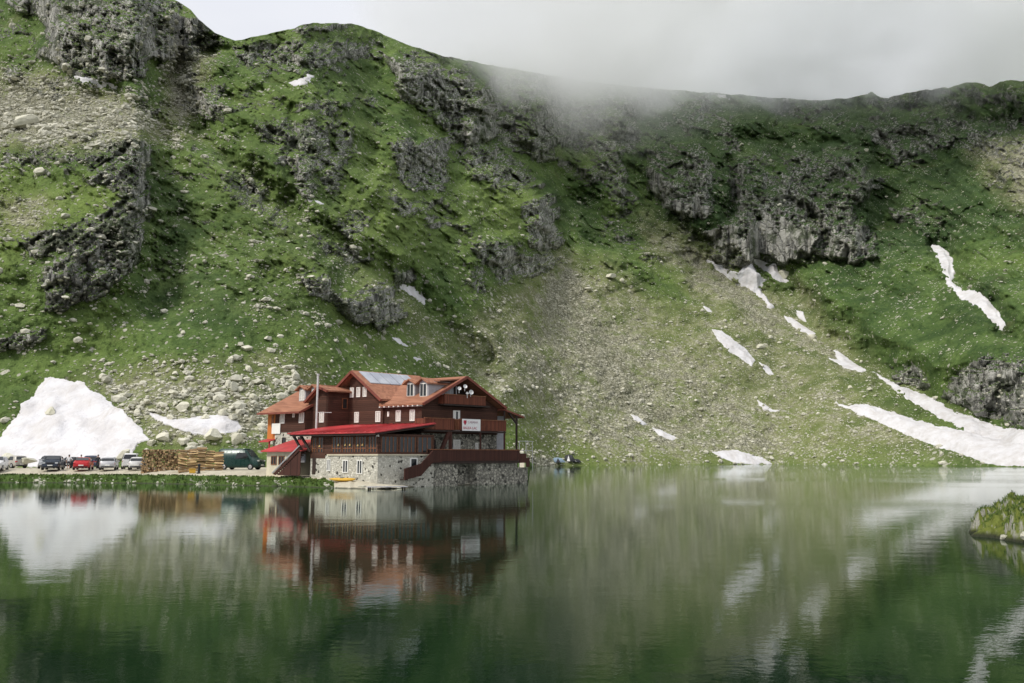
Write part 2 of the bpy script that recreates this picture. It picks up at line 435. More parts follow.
# ledges: the rock climbs in steps with turf on the treads
tread = PY / 17 + 0.9 * fbm(PX / 40, PY / 30, 3, 28)
saw = tread - np.floor(tread)
rel += soft_rock * 0.009 * (saw - 0.5) * np.clip(0.6 + fbm(PX / 24, PY / 24, 2, 29), 0, 1.4)
left_beds = region([(-60, 120), (170, 120), (170, 360), (-60, 370)], 20) * soft_rock
DIAG2 = (PX * 0.82 - PY * 0.57, PX * 0.57 + PY * 0.82)       # the left crag's beds climb to the right
rel -= left_beds * (0.013 * ridged(DIAG2[0] / 70, DIAG2[1] / 9, 3, 27) + 0.009 * facet(DIAG2[0] / 26, DIAG2[1] / 6, 6))
lnD = lnD + rel * fade
# keep the sheet from folding back by more than a slight overhang
lnD = np.maximum(lnD, np.maximum.accumulate(lnD, axis=0) - 0.022)
DD = np.exp(lnD)
AX = rays(PX, PY)[0]
TX, TY, TZ = AX * DD, DD, CAM_H + TAN * DD

# rows behind the ridge (falling away) and a skirt into the lake / under the car park
rx, ry, rz = TX[-1], TY[-1], TZ[-1]
back = []
for k, (dd, dz) in enumerate([(12, -4), (40, -18), (110, -60), (260, -170), (520, -330)]):
    s = (ry + dd) / ry
    back.append((rx * s, ry * s, np.maximum(rz + dz, -8)))
front = []
for dd, z in [(-14, -5.0), (-3.0, -1.0)]:
    s = (TY[0] + dd) / TY[0]
    front.append((TX[0] * s, TY[0] * s, np.minimum(TZ[0] - 0.4, TZ[0] * 0 + z)))
VX = np.vstack([front[0][0], front[1][0], TX] + [b[0] for b in back])
VY = np.vstack([front[0][1], front[1][1], TY] + [b[1] for b in back])
VZ = np.vstack([front[0][2], front[1][2], TZ] + [b[2] for b in back])
nrow = VX.shape[0]
idx = np.arange(nrow * gx_n).reshape(nrow, gx_n)
quads = np.stack([idx[:-1, :-1], idx[:-1, 1:], idx[1:, 1:], idx[1:, :-1]], -1).reshape(-1, 4)
def padrows(a): return np.vstack([a[:1], a[:1], a] + [a[-1:]] * len(back))

def terrain_material():
    t = NT("alpine_slope")
    P = t.coord('Object')
    at_ = t.node("ShaderNodeAttribute", attribute_name="cover")
    sep = t.node("ShaderNodeSeparateColor"); t.l.new(at_.outputs['Color'], sep.inputs[0])
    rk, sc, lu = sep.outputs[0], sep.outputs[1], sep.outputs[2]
    geo = t.node("ShaderNodeNewGeometry")
    sepn = t.node("ShaderNodeSeparateXYZ"); t.l.new(geo.outputs['True Normal'], sepn.inputs[0])
    steep = t.step(sepn.outputs[2], 0.72, 0.40)
    n_big = t.noise(P, 0.022, 5, 0.6); n_mid = t.noise(P, 0.10, 6, 0.65); n_fine = t.noise(P, 0.55, 6, 0.7)
    n_tiny = t.noise(P, 2.2, 3, 0.7)
    # turf
    g1 = t.mix(t.step(n_mid, 0.34, 0.66), (0.054, 0.100, 0.028), (0.130, 0.202, 0.058))
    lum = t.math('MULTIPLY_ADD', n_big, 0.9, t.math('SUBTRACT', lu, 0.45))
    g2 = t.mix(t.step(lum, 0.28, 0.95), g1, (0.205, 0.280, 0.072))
    g2 = t.mix(t.step(lum, 0.40, 0.05, 0, 0.75), g2, (0.031, 0.061, 0.024))  # dark end: deep green turf together with painted shade
    g3 = t.mix(t.step(n_fine, 0.50, 0.72, 0, 0.6), g2, (0.022, 0.050, 0.010))
    g3 = t.mix(t.step(n_tiny, 0.58, 0.75, 0, 0.45), g3, (0.20, 0.21, 0.085))
    # heath: brownish dry tufts
    g3 = t.mix(t.math('MULTIPLY', t.step(t.noise(P, 0.06, 5, 0.7), 0.56, 0.72), 0.45), g3, (0.115, 0.105, 0.05))
    # rock: pale lichen-grey blocks split by dark cracks, stained and mossy
    Pb = t.mapping(P, (0.40, 0.40, 0.8), (0, R(-28), 0))
    r_n = t.noise(Pb, 0.35, 8, 0.75, 0.6)
    Pw = t.node("ShaderNodeVectorMath", operation='ADD'); t.l.new(t.mapping(P, (1, 1, 0.6)), Pw.inputs[0])
    nz = t.node("ShaderNodeTexNoise"); t.l.new(P, nz.inputs['Vector']); nz.inputs['Scale'].default_value = 0.35; nz.inputs['Detail'].default_value = 4
    sc3 = t.node("ShaderNodeVectorMath", operation='SCALE'); t.l.new(nz.outputs['Color'], sc3.inputs[0]); sc3.inputs['Scale'].default_value = 3.0
    t.l.new(sc3.outputs[0], Pw.inputs[1])
    r_c = t.voro(Pw.outputs[0], 0.24, 'DISTANCE_TO_EDGE'); r_col = t.voro(Pw.outputs[0], 0.24, 'F1', 'Color')
    rcs = t.node("ShaderNodeSeparateColor"); t.l.new(r_col, rcs.inputs[0])
    rc = t.mix(t.step(t.math('MULTIPLY_ADD', rcs.outputs[0], 0.28, r_n), 0.44, 0.80), (0.29, 0.29, 0.268), (0.68, 0.67, 0.62))
    rc = t.mix(t.step(n_fine, 0.54, 0.70, 0, 0.6), rc, (0.62, 0.61, 0.56))
    rc = t.mix(t.step(n_fine, 0.42, 0.30, 0, 0.55), rc, (0.10, 0.102, 0.095))
    rc = t.mix(t.step(r_c, 0.04, 0.0, 0, 0.6), rc, (0.035, 0.037, 0.035))
    rc = t.mix(t.step(t.noise(t.mapping(P, (1, 1, 0.16)), 0.30, 5, 0.65), 0.47, 0.36, 0, 0.8), rc, (0.055, 0.057, 0.054))
    rc = t.mix(t.math('MULTIPLY', t.step(n_mid, 0.52, 0.62), 0.7), rc, (0.065, 0.10, 0.030))
    # scree: broken stone with turf between
    v_d = t.voro(P, 0.75, 'F1', 'Color'); 
    vs = t.node("ShaderNodeSeparateColor"); t.l.new(v_d, vs.inputs[0])
    s_c = t.mix(vs.outputs[0], (0.28, 0.272, 0.21), (0.64, 0.615, 0.50))
    s_c = t.mix(t.step(t.noise(P, 0.16, 6, 0.7), 0.42, 0.62, 0, 0.55), s_c, (0.17, 0.165, 0.10))
    s_c = t.mix(t.step(t.voro(P, 0.28, 'DISTANCE_TO_EDGE'), 0.10, 0.02, 0, 0.55), s_c, (0.10, 0.10, 0.065))
    s_c = t.mix(t.step(t.voro(P, 0.75, 'DISTANCE_TO_EDGE'), 0.14, 0.02, 0, 0.8), s_c, (0.085, 0.088, 0.052))
    s_f = t.step(t.math('ADD', sc, t.math('MULTIPLY', t.math('SUBTRACT', t.math('MULTIPLY_ADD', n_fine, 0.5, t.math('MULTIPLY', n_mid, 0.5)), 0.5), 1.9)), 0.42, 0.72, 0, 0.85)
    n_f2 = t.noise(P, 1.05, 4, 0.75)
    g3 = t.mix(t.step(n_f2, 0.48, 0.34, 0, 0.6), g3, (0.020, 0.042, 0.010))
    g3 = t.mix(t.step(n_f2, 0.56, 0.72, 0, 0.55), g3, (0.235, 0.270, 0.090))
    g3 = t.mix(t.math('MULTIPLY', t.step(sc, 0.12, 0.6), t.step(n_mid, 0.32, 0.60, 0.35, 0.85)), g3, (0.200, 0.198, 0.100))
    n_stone = t.noise(P, 0.05, 4, 0.65)
    # loose pale stones bedded in the turf
    for sc_, thr in ((0.42, 0.93), (0.95, 0.84)):
        fc = t.node("ShaderNodeSeparateColor"); t.l.new(t.voro(P, sc_, 'F1', 'Color'), fc.inputs[0])
        fl = t.math('MULTIPLY', t.step(t.math('MULTIPLY_ADD', n_stone, 1.1, fc.outputs[0]), thr + 0.59, thr + 0.62), t.step(t.voro(P, sc_), 0.42, 0.30))
        g3 = t.mix(t.math('MULTIPLY', fl, 0.85), g3, t.mix(fc.outputs[1], (0.30, 0.29, 0.24), (0.60, 0.58, 0.50)))
    c = t.mix(s_f, g3, s_c)
    r_in = t.math('ADD', t.math('ADD', t.math('MULTIPLY', rk, t.math('MULTIPLY_ADD', steep, 0.50, 0.47)), t.math('MULTIPLY', steep, 0.30)), t.math('MULTIPLY', t.math('SUBTRACT', t.math('MULTIPLY_ADD', n_fine, 0.4, t.math('MULTIPLY', n_mid, 0.6)), 0.5), 2.3))
    r_f = t.step(r_in, 0.54, 0.80)
    c = t.mix(r_f, c, rc)
    h = t.math('ADD', t.math('MULTIPLY', n_fine, 0.6), t.math('MULTIPLY', n_tiny, 0.25))
    hr = t.math('ADD', t.math('MULTIPLY', r_n, 2.2), t.math('MULTIPLY', t.step(r_c, 0.0, 0.12), 0.9))
    hh = t.math('ADD', h, t.math('MULTIPLY', r_f, hr))
    hh = t.math('ADD', hh, t.math('MULTIPLY', s_f, t.math('MULTIPLY', t.voro(P, 0.75), -0.5)))
    nrm = t.bump(hh, 1.6, 1.0)
    return t.bsdf(c, 0.95, nrm, spec=0.15)
MAT_TERRAIN = terrain_material()
me = mesh_np("mountain", np.stack([VX, VY, VZ], -1).reshape(-1, 3), quads, MAT_TERRAIN, True)
ca = me.color_attributes.new("cover", 'FLOAT_COLOR', 'POINT')
cov = np.stack([padrows(rock), padrows(scree), np.clip(padrows(turf_and_shade) * 0.5 + 0.5, 0, 1), np.ones((nrow, gx_n))], -1).astype(np.float32)
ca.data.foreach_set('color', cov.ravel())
tag(link("mountain", me), kind='structure')

# point on the slope under a photo position
def slope_depth(px, py):
    px = np.atleast_1d(np.asarray(px, float)); py = np.atleast_1d(np.asarray(py, float))
    fx = np.interp(px, gx, np.arange(gx_n)); i = np.clip(fx.astype(int), 0, gx_n - 2); fx = fx - i
    tn = rays(px, py)[1]
    tb = tan_base[i] * (1 - fx) + tan_base[i + 1] * fx; tr = tan_ridge[i] * (1 - fx) + tan_ridge[i + 1] * fx
    fr = np.clip((tn - tb) / (tr - tb), 0, 1) * (NR - 1); j = np.clip(fr.astype(int), 0, NR - 2); fr = fr - j
    a = DD[j, i] * (1 - fx) + DD[j, i + 1] * fx; b = DD[j + 1, i] * (1 - fx) + DD[j + 1, i + 1] * fx
    return a * (1 - fr) + b * fr
def on_slope(px, py):
    d = slope_depth(px, py); a, b = rays(px, py)
    return np.stack([a * d, d, CAM_H + b * d], -1)
def sample(field, px, py):
    i = np.clip(np.round(np.interp(px, gx, np.arange(gx_n))).astype(int), 0, gx_n - 1)
    tn = rays(px, py)[1]
    j = np.clip(np.round((tn - tan_base[i]) / (tan_ridge[i] - tan_base[i]) * (NR - 1)).astype(int), 0, NR - 1)
    return field[j, i]
# ------------------------------------------------------------------ snow lying on the slope
def snow_material():
    t = NT("old_snow"); P = t.coord('Object')
    c = t.mix(t.step(t.noise(P, 0.25, 6, 0.65), 0.38, 0.66, 0, 0.8), (0.62, 0.615, 0.635), (0.50, 0.48, 0.475))
    c = t.mix(t.step(t.noise(P, 1.6, 4, 0.7), 0.62, 0.78, 0, 0.5), c, (0.46, 0.43, 0.39))
    c = t.mix(t.step(t.noise(t.mapping(P, (1.0, 0.25, 0.25)), 0.5, 6, 0.7), 0.54, 0.74, 0, 0.6), c, (0.42, 0.385, 0.345))
    nrm = t.bump(t.math('ADD', t.noise(P, 0.5, 5, 0.6), t.math('MULTIPLY', t.noise(P, 0.12, 2, 0.5), 2.0)), 0.6, 0.9)
    return t.bsdf(c, 0.7, nrm, spec=0.3)
MAT_SNOW = snow_material()
def snow_patch(poly, label, thick=0.7, step=0.8, group='old snow patches on the mountainside'):
    p = np.asarray(poly, float)
    x0, y0 = p.min(0) - 3; x1, y1 = p.max(0) + 3
    xs = np.arange(x0, x1 + step, step); ys = np.arange(y0, y1 + step * 0.7, step * 0.7)
    X, Y = np.meshgrid(xs, ys)
    rg = 1.6 if len(poly) < 14 else 3.4
    wx = X + rg * fbm(X / 8, Y / 6, 4, 61, 0.6); wy = Y + rg * 0.8 * fbm(X / 8, Y / 6, 4, 62, 0.6)
    sd = sdist(wx, wy, poly)
    base = np.zeros_like(X); n = 0
    for ox in (-3.0, -1.5, 0, 1.5, 3.0):
        for oy in (-3.0, -1.5, 0, 1.5, 3.0):
            base += np.log(slope_depth((X + ox).ravel(), (Y + oy).ravel()).reshape(X.shape)); n += 1
    D = np.exp(base / n)
    off = np.where(sd > 0, 0.12 + 0.5 * thick * sstep(0, 7, sd), 0.12 + sd * 0.6) * np.maximum(1.0, D / 170.0)
    a, b = rays(X, Y)
    Pt = np.stack([a * D, D, CAM_H + b * D], -1)
    nv = np.array([0.0, -0.62, 0.78])
    V = Pt + nv * off[..., None]
    idx = np.arange(X.size).reshape(X.shape)
    q = np.stack([idx[:-1, :-1], idx[1:, :-1], idx[1:, 1:], idx[:-1, 1:]], -1).reshape(-1, 4)
    s = sd.ravel()[q].max(1)
    q = q[s > -0.6]
    used, inv = np.unique(q, return_inverse=True)
    me = mesh_np("snow_patch", V.reshape(-1, 3)[used], inv.reshape(-1, 4), MAT_SNOW, True)
    return tag(link("snow_patch", me), label, 'snow patch', group)
SNOW = [
    ([(46, 378), (58, 378), (72, 381), (84, 383), (90, 390), (102, 395), (114, 406), (122, 410), (132, 420), (141, 428), (149, 440), (138, 444), (132, 454), (122, 458), (112, 466), (70, 468), (30, 467), (6, 462), (-10, 452), (0, 438), (10, 424), (20, 414), (22, 403), (34, 396), (40, 386)], 'broad white snowfield rising behind the parked cars', 0.35),
    ([(146, 412), (176, 420), (206, 416), (224, 415), (238, 422), (243, 430), (226, 434), (206, 436), (186, 432), (170, 426), (156, 420)], 'low snow patch behind the log pile with a grey slab boulder at its edge', 0.7),
    ([(74, 76), (86, 77), (100, 81), (116, 85), (110, 87), (94, 85), (82, 82)], 'thin snow strip under the rock dome', 2.6),
    ([(288, 83), (300, 79), (308, 74), (314, 76), (312, 81), (304, 85), (294, 86)], 'small snow patch on the high grassy shoulder below the summit knob', 0.9),
    ([(400, 284), (410, 286), (418, 288), (426, 300), (424, 303), (412, 296), (406, 291)], 'small wedge of snow below dark rock in the diagonal gully', 0.7),
    ([(308, 199), (318, 201), (324, 204), (314, 204)], 'tiny snow scrap high in the diagonal gully', 0.5),
    ([(392, 337), (400, 340), (408, 346), (403, 346), (396, 342)], 'narrow snow scrap in the gully straight above the wooden chalet', 0.5),
    ([(414, 357), (422, 359), (426, 362), (417, 362)], 'lowest snow scrap of the gully, just above the chalet roof', 0.5),
    ([(706, 260), (714, 262), (726, 270), (738, 274), (748, 264), (752, 263), (757, 276), (766, 280), (759, 290), (766, 298), (774, 308), (768, 307), (756, 292), (740, 284), (722, 272)], 'forked snow tongue at the foot of the big dark cliff', 4.5),
    ([(755, 259), (762, 261), (768, 264), (776, 264), (778, 272), (788, 281), (780, 282), (772, 278), (766, 270), (758, 264)], 'short snow strip beside a rounded boulder under the big dark cliff', 2.4),
    ([(784, 316), (792, 318), (806, 328), (816, 334), (812, 336), (798, 330), (788, 322)], 'slim slanting snow strip between scree and green slope', 0.6),
    ([(796, 310), (803, 312), (806, 322), (798, 317)], 'stubby snow scrap just above a slim slanting strip', 0.6),
    ([(711, 329), (722, 331), (734, 340), (747, 350), (755, 361), (752, 366), (740, 358), (728, 350), (718, 340)], 'leaf shaped snow patch in the middle of the scree slope', 0.8),
    ([(703, 306), (708, 308), (713, 313), (707, 312)], 'speck of snow above the leaf shaped patch', 0.5),
    ([(759, 362), (768, 367), (774, 374), (770, 374), (763, 369)], 'small snow sliver trailing below the leaf shaped patch', 0.5),
    ([(756, 400), (764, 404), (772, 410), (780, 410), (776, 412), (764, 410)], 'thin crooked snow line low on the scree', 0.5),
    ([(932, 245), (942, 246), (952, 258), (954, 270), (952, 282), (962, 290), (976, 290), (988, 300), (998, 312), (1006, 327), (1000, 328), (988, 316), (974, 304), (958, 296), (948, 286), (942, 268)], 'long snow tongue high on the green slope', 1.0),
    ([(828, 358), (838, 360), (834, 350), (842, 354), (852, 362), (866, 370), (862, 372), (848, 369), (838, 364)], 'jagged snow patch above the start of the lowest snow ribbon', 0.7),
    ([(872, 372), (884, 378), (900, 386), (924, 394), (940, 402), (950, 410), (968, 416), (986, 422), (1002, 428), (1060, 432), (1105, 437), (1130, 444), (1060, 450), (1010, 446), (986, 440), (960, 428), (930, 412), (900, 394)], 'long snow ribbon running down below the pale cliff', 0.9),
    ([(834, 402), (848, 406), (866, 404), (892, 412), (914, 420), (938, 426), (962, 430), (980, 434), (1004, 440), (1060, 446), (1120, 450), (1165, 458), (1060, 466), (1010, 466), (985, 463), (962, 454), (930, 444), (900, 432), (870, 418), (848, 410)], 'widest snow tongue reaching the lake shore', 1.0),
    ([(712, 452), (724, 451), (738, 450), (752, 455), (764, 462), (758, 465), (736, 463), (722, 458)], 'flat snow wedge by the waterline below the scree', 0.8),
    ([(754, 455), (762, 458), (772, 464), (764, 464), (757, 460)], 'small snow scrap beside the wedge at the waterline', 0.6),
    ([(630, 414), (636, 416), (647, 424), (643, 425), (635, 420)], 'thin upper snow streak between grass and scree', 0.5),
    ([(652, 428), (660, 430), (668, 434), (679, 439), (672, 440), (660, 436)], 'lower flat snow streak between grass and scree', 0.5),
    ([(718, 95), (728, 95), (730, 97), (720, 97)], 'faint snow scrap at the misty ridge', 1.0),
]
for poly, lab, th in SNOW: snow_patch(poly, lab, th)

# ------------------------------------------------------------------ lake
def water_material():
    t = NT("lake_water"); P = t.coord('Object')
    sepp = t.node("ShaderNodeSeparateXYZ"); t.l.new(P, sepp.inputs[0])
    small = t.noise(t.mapping(P, (1.0, 1.0, 1.0)), 5.5, 3, 0.6)
    mid = t.noise(t.mapping(P, (0.55, 1.0, 1.0)), 0.9, 3, 0.5)
    gust = t.noise(t.mapping(P, (0.010, 0.028, 1.0)), 1.0, 3, 0.5)          # wind-ruffled stretches
    gx_ = t.step(sepp.outputs[0], 18.0, 80.0)                               # the breeze is on the open right side
    g = t.math('MULTIPLY', t.step(t.math('ADD', gust, t.math('MULTIPLY', gx_, 0.22)), 0.52, 0.74), 1.0)
    amp = t.math('MULTIPLY_ADD', g, 0.036, 0.0048)
    h = t.math('MULTIPLY', t.math('ADD', t.math('MULTIPLY', small, 0.35), mid), amp)
    nrm = t.bump(h, 1.0, 1.0)
    body = t.node("ShaderNodeBsdfDiffuse"); body.inputs[0].default_value = (0.005, 0.017, 0.007, 1)
    gl = t.node("ShaderNodeBsdfGlossy"); gl.inputs['Color'].default_value = (0.93, 0.97, 0.94, 1); gl.inputs['Roughness'].default_value = 0.016
    t.l.new(nrm, gl.inputs['Normal']); t.l.new(nrm, body.inputs['Normal'])
    fr = t.node("ShaderNodeFresnel"); fr.inputs[0].default_value = 1.47; t.l.new(nrm, fr.inputs['Normal'])
    mx = t.node("ShaderNodeMixShader")
    t.l.new(fr.outputs[0], mx.inputs[0]); t.l.new(body.outputs[0], mx.inputs[1]); t.l.new(gl.outputs[0], mx.inputs[2])
    t.l.new(mx.outputs[0], t.out.inputs['Surface'])
    return t.m
MAT_WATER = water_material()
wv = [(-420, 6, 0), (420, 6, 0), (420, 300, 0), (-420, 300, 0)]
tag(link("lake_water", mesh_np("lake_water", wv, [(0, 1, 2, 3)], MAT_WATER)), kind='structure')
t = NT("dark_earth"); P = t.coord('Object')
MAT_EARTH = t.bsdf(t.mix(t.noise(P, 0.2, 4), (0.05, 0.055, 0.03), (0.11, 0.11, 0.06)), 0.95)
gv = [(-3000, -3000, -9), (3000, -3000, -9), (3000, 3000, -9), (-3000, 3000, -9)]
tag(link("ground", mesh_np("ground", gv, [(0, 1, 2, 3)], MAT_EARTH)), kind='structure')

# ------------------------------------------------------------------ cloud hanging on the ridge
def cloud_material():
    t = NT("ridge_cloud"); P = t.coord('Object')
    sp = t.node("ShaderNodeSeparateXYZ"); t.l.new(P, sp.inputs[0])
    X, Y, Z = sp.outputs
    n1 = t.noise(t.mapping(P, (0.010, 0.010, 0.016)), 1.0, 6, 0.62)
    n = t.math('SUBTRACT', n1, 0.5)
    # height of the cloud's underside, lowest over the middle of the ridge
    c = t.node("ShaderNodeFloatCurve")
    cm = c.mapping; cv = cm.curves[0]
    pts = CLOUD_BASE
    zmin, zmax = 200.0, 500.0
    xs = [(x + 200) / 1000 for x, z in pts]; zs = [(z - zmin) / (zmax - zmin) for x, z in pts]
    cv.points[0].location = (xs[0], zs[0]); cv.points[1].location = (xs[-1], zs[-1])
    for x, z in zip(xs[1:-1], zs[1:-1]): cv.points.new(x, z)
    cm.update()
    t.put(c.inputs['Factor'], 1.0)
    t.l.new(t.math('MULTIPLY_ADD', X, 0.001, 0.2), c.inputs['Value'])
    zb = t.math('MULTIPLY_ADD', c.outputs[0], zmax - zmin, zmin)
    hgt = t.math('ADD', t.math('SUBTRACT', Z, zb), t.math('MULTIPLY', n, 100.0))
    dens = t.math('ADD', t.math('MULTIPLY', t.math('MULTIPLY', t.step(hgt, -14.0, 18.0), t.step(hgt, 84.0, 34.0)), 0.024), t.math('MULTIPLY', t.math('MULTIPLY', t.step(hgt, -75.0, 6.0), t.step(hgt, 90.0, 40.0)), 0.0030))
    edge = t.math('MULTIPLY', t.step(Z, 400.0, 350.0), t.math('MULTIPLY', t.step(X, -118.0, 40.0), t.step(X, 655.0, 480.0)))
    edge = t.math('MULTIPLY', edge, t.math('MULTIPLY', t.step(Y, 332.0, 372.0), t.step(Y, 758.0, 700.0)))
    dens = t.math('MULTIPLY', dens, edge)
    v = t.node("ShaderNodeVolumePrincipled")
    v.inputs['Color'].default_value = (0.985, 0.992, 1.0, 1)
    t.l.new(dens, v.inputs['Density']); v.inputs['Anisotropy'].default_value = 0.0
    t.l.new(v.outputs[0], t.out.inputs['Volume'])
    t.m.cycles.volume_sampling = 'MULTIPLE_IMPORTANCE' if hasattr(t.m.cycles, 'volume_sampling') else 'DISTANCE'
    return t.m
CLOUD_BASE = [(-200, 340), (-110, 300), (-62, 222), (-20, 210), (30, 222), (70, 242), (120, 270), (160, 292), (230, 286), (275, 280), (320, 262), (400, 280), (800, 300)]
def cloud():
    t = cloud_material()
    bm = bmesh.new(); bmesh.ops.create_cube(bm, size=1.0)
    for v in bm.verts: v.co = Vector((v.co.x * 780 + 270, v.co.y * 430 + 545, v.co.z * 220 + 295))
    me = bpy.data.meshes.new("cloud"); bm.to_mesh(me); bm.free(); me.materials.append(t)
    tag(link("cloud", me), kind='stuff')
cloud()
# ------------------------------------------------------------------ stones strewn over the slope
def stone_material(name, lo, hi, moss=0.35):
    t = NT(name); P = t.coord('Object')
    inf = t.node("ShaderNodeObjectInfo")
    geo = t.node("ShaderNodeNewGeometry")
    rnd = geo.outputs['Random Per Island']
    n = t.noise(P, 1.1, 6, 0.7)
    c = t.mix(t.math('MULTIPLY_ADD', n, 0.7, t.math('MULTIPLY', rnd, 0.35)), lo, hi)
    c = t.mix(t.step(t.noise(P, 3.5, 4, 0.7), 0.56, 0.70, 0, 0.5), c, (0.14, 0.14, 0.12))
    c = t.mix(t.math('MULTIPLY', t.step(t.noise(P, 0.7, 4, 0.6), 0.55, 0.68), moss), c, (0.10, 0.115, 0.04))
    nrm = t.bump(t.noise(P, 2.5, 6, 0.7), 0.25, 0.8)
    return t.bsdf(c, 0.9, nrm, spec=0.2)
MAT_STONE = stone_material("pale_stone", (0.34, 0.335, 0.275), (0.68, 0.66, 0.55))
MAT_BOULDER = stone_material("boulder_rock", (0.36, 0.355, 0.29), (0.68, 0.66, 0.54))

def ico(sub):
    bm = bmesh.new(); bmesh.ops.create_icosphere(bm, subdivisions=sub, radius=1.0)
    v = np.array([p.co[:] for p in bm.verts]); f = np.array([[q.index for q in p.verts] for p in bm.faces]); bm.free()
    return v, f
def chip(v, rng, cuts, flat=0.62):
    """cut a ball by random planes into an angular block"""
    v = v.copy()
    for _ in range(cuts):
        n = rng.normal(size=3); n /= np.linalg.norm(n); d = rng.uniform(0.45, 0.80)
        h = v @ n; k = h > d
        v[k] -= np.outer(h[k] - d, n)
    v *= np.array([1.0, rng.uniform(0.65, 1.0), rng.uniform(flat * 0.75, flat * 1.25)])
    return v
rs = np.random.default_rng(5)
I1v, I1f = ico(1)
STV = [chip(I1v * rs.uniform(0.85, 1.15, (len(I1v), 1)), rs, 2) for _ in range(12)]
def rot_z(v, a):
    c, s = math.cos(a), math.sin(a)
    return np.stack([v[:, 0] * c - v[:, 1] * s, v[:, 0] * s + v[:, 1] * c, v[:, 2]], -1)
snow_polys = [p for p, _, _ in SNOW]
def scatter(n, x0, x1, seed):
    r = np.random.default_rng(seed)
    px = r.uniform(x0, x1, n); py = r.uniform(-30, 466, n)
    top = np.interp(px, gx, ridge_y) + 3; bot = CY - F_PX * np.tan(np.arctan(np.interp(px, gx, tan_base)) - PITCH) - 1.0
    k = (py > top) & (py < bot); px, py = px[k], py[k]
    rk = sample(rock, px, py); sc = sample(scree, px, py)
    cl = fbm(px / 30, py / 22, 4, 77)
    dens = 0.035 + 0.60 * np.clip(sc * 1.05 + 0.75 * cl, 0, 1.2) * sstep(0.05, 0.4, sc) + 0.75 * np.clip(cl - 0.15, 0, 1) + 0.05 * rk
    dens *= np.where((px < 330) & (py > 335), 0.55, 1.0) * np.where((px < 230) & (py < 150), 1.7, 1.0)
    dens *= np.where((py < 345) & (px > 150) & (px < 240) & (py > 150), 0.5, 1.0)
    k = r.uniform(0, 1, len(px)) < dens; px, py = px[k], py[k]
    for p in snow_polys:
        k = sdist(px, py, p) < 0.5; px, py = px[k], py[k]
    return px, py, r
px, py, r = scatter(330000, -12, 1036, 3)
bx, by, _ = scatter(9000, -300, -12, 4); cx, cy_, _ = scatter(9000, 1036, 1300, 6)
px = np.concatenate([px, bx, cx]); py = np.concatenate([py, by, cy_])
pos = on_slope(px, py)
n = len(px)
ppm = pos[:, 1] / F_PX                                     # metres under one photo pixel
size = np.maximum(0.12 * (1 - r.uniform(0, 0.993, n)) ** -0.5, ppm * r.uniform(0.25, 0.72, n))
near = sstep(0.3, 0.8, sample(scree, px, py)) * ((px < 330) & (py > 340))
size *= 1 + 0.7 * near * r.uniform(0, 1.3, n) ** 2
size *= np.where((px < 230) & (py < 150), r.uniform(1.0, 1.9, n), 1.0)
size = np.minimum(size, 1.5)
ang = r.uniform(0, 6.28, n); ca_, sa_ = np.cos(ang)[:, None], np.sin(ang)[:, None]
B = np.stack(STV)[np.arange(n) % 12]                       # (n, 12, 3)
V = np.stack([B[..., 0] * ca_ - B[..., 1] * sa_, B[..., 0] * sa_ + B[..., 1] * ca_, B[..., 2] * r.uniform(0.7, 1.2, (n, 1))], -1)
V = V * size[:, None, None] + (pos + np.array([0, -0.05, 0.08]) * size[:, None])[:, None, :]
Fc = (I1f[None] + (np.arange(n) * len(I1v))[:, None, None]).reshape(-1, 3)
print("stones", n)
tag(link("scattered_stones", mesh_np("scattered_stones", V.reshape(-1, 3), Fc, MAT_STONE)), kind='stuff')
# ------------------------------------------------------------------ materials of built things
def simple(name, col, rough=0.6, metal=0.0, spec=0.4, var=0.25, scale=3.0, bump=0.0):
    t = NT(name); P = t.coord('Object')
    n = t.noise(P, scale, 5, 0.6)
    c = t.mix(t.step(n, 0.3, 0.7), tuple(x * (1 - var) for x in col), tuple(min(1, x * (1 + var * 0.6)) for x in col))
    nrm = t.bump(n, bump) if bump else None
    return t.bsdf(c, rough, nrm, metal, spec)
def boards(name, dark, light, axis='z', width=0.18, rough=0.75):
    """timber boards: one tone per board, dark joints, worn streaks"""
    t = NT(name); P = t.coord('Object')
    sp = t.node("ShaderNodeSeparateXYZ"); t.l.new(P, sp.inputs[0])
    if axis == 'z': q = t.math('DIVIDE', sp.outputs[2], width)
    else: q = t.math('DIVIDE', t.math('MULTIPLY_ADD', sp.outputs[0], 0.78, t.math('MULTIPLY', sp.outputs[1], 0.9)), width)
    fl = t.math('FLOOR', q); fr = t.math('SUBTRACT', q, fl)
    wn_ = t.node("ShaderNodeTexWhiteNoise", noise_dimensions='1D'); t.l.new(fl, wn_.inputs['W'])
    grain = t.noise(t.mapping(P, (0.8, 0.8, 9.0) if axis == 'z' else (9, 9, 0.8)), 1.6, 5, 0.65)
    wear = t.noise(P, 0.55, 4, 0.6)
    c = t.mix(t.math('MULTIPLY_ADD', wn_.outputs[0], 0.55, t.math('MULTIPLY', grain, 0.45)), dark, light)
    c = t.mix(t.step(wear, 0.52, 0.72, 0, 0.5), c, tuple(x * 0.55 for x in dark))
    edge = t.math('MINIMUM', fr, t.math('SUBTRACT', 1.0, fr))
    c = t.mix(t.step(edge, 0.09, 0.0, 0, 0.7), c, tuple(x * 0.3 for x in dark))
    nrm = t.bump(t.step(edge, 0.0, 0.14), 0.02)
    return t.bsdf(c, rough, nrm, spec=0.25)
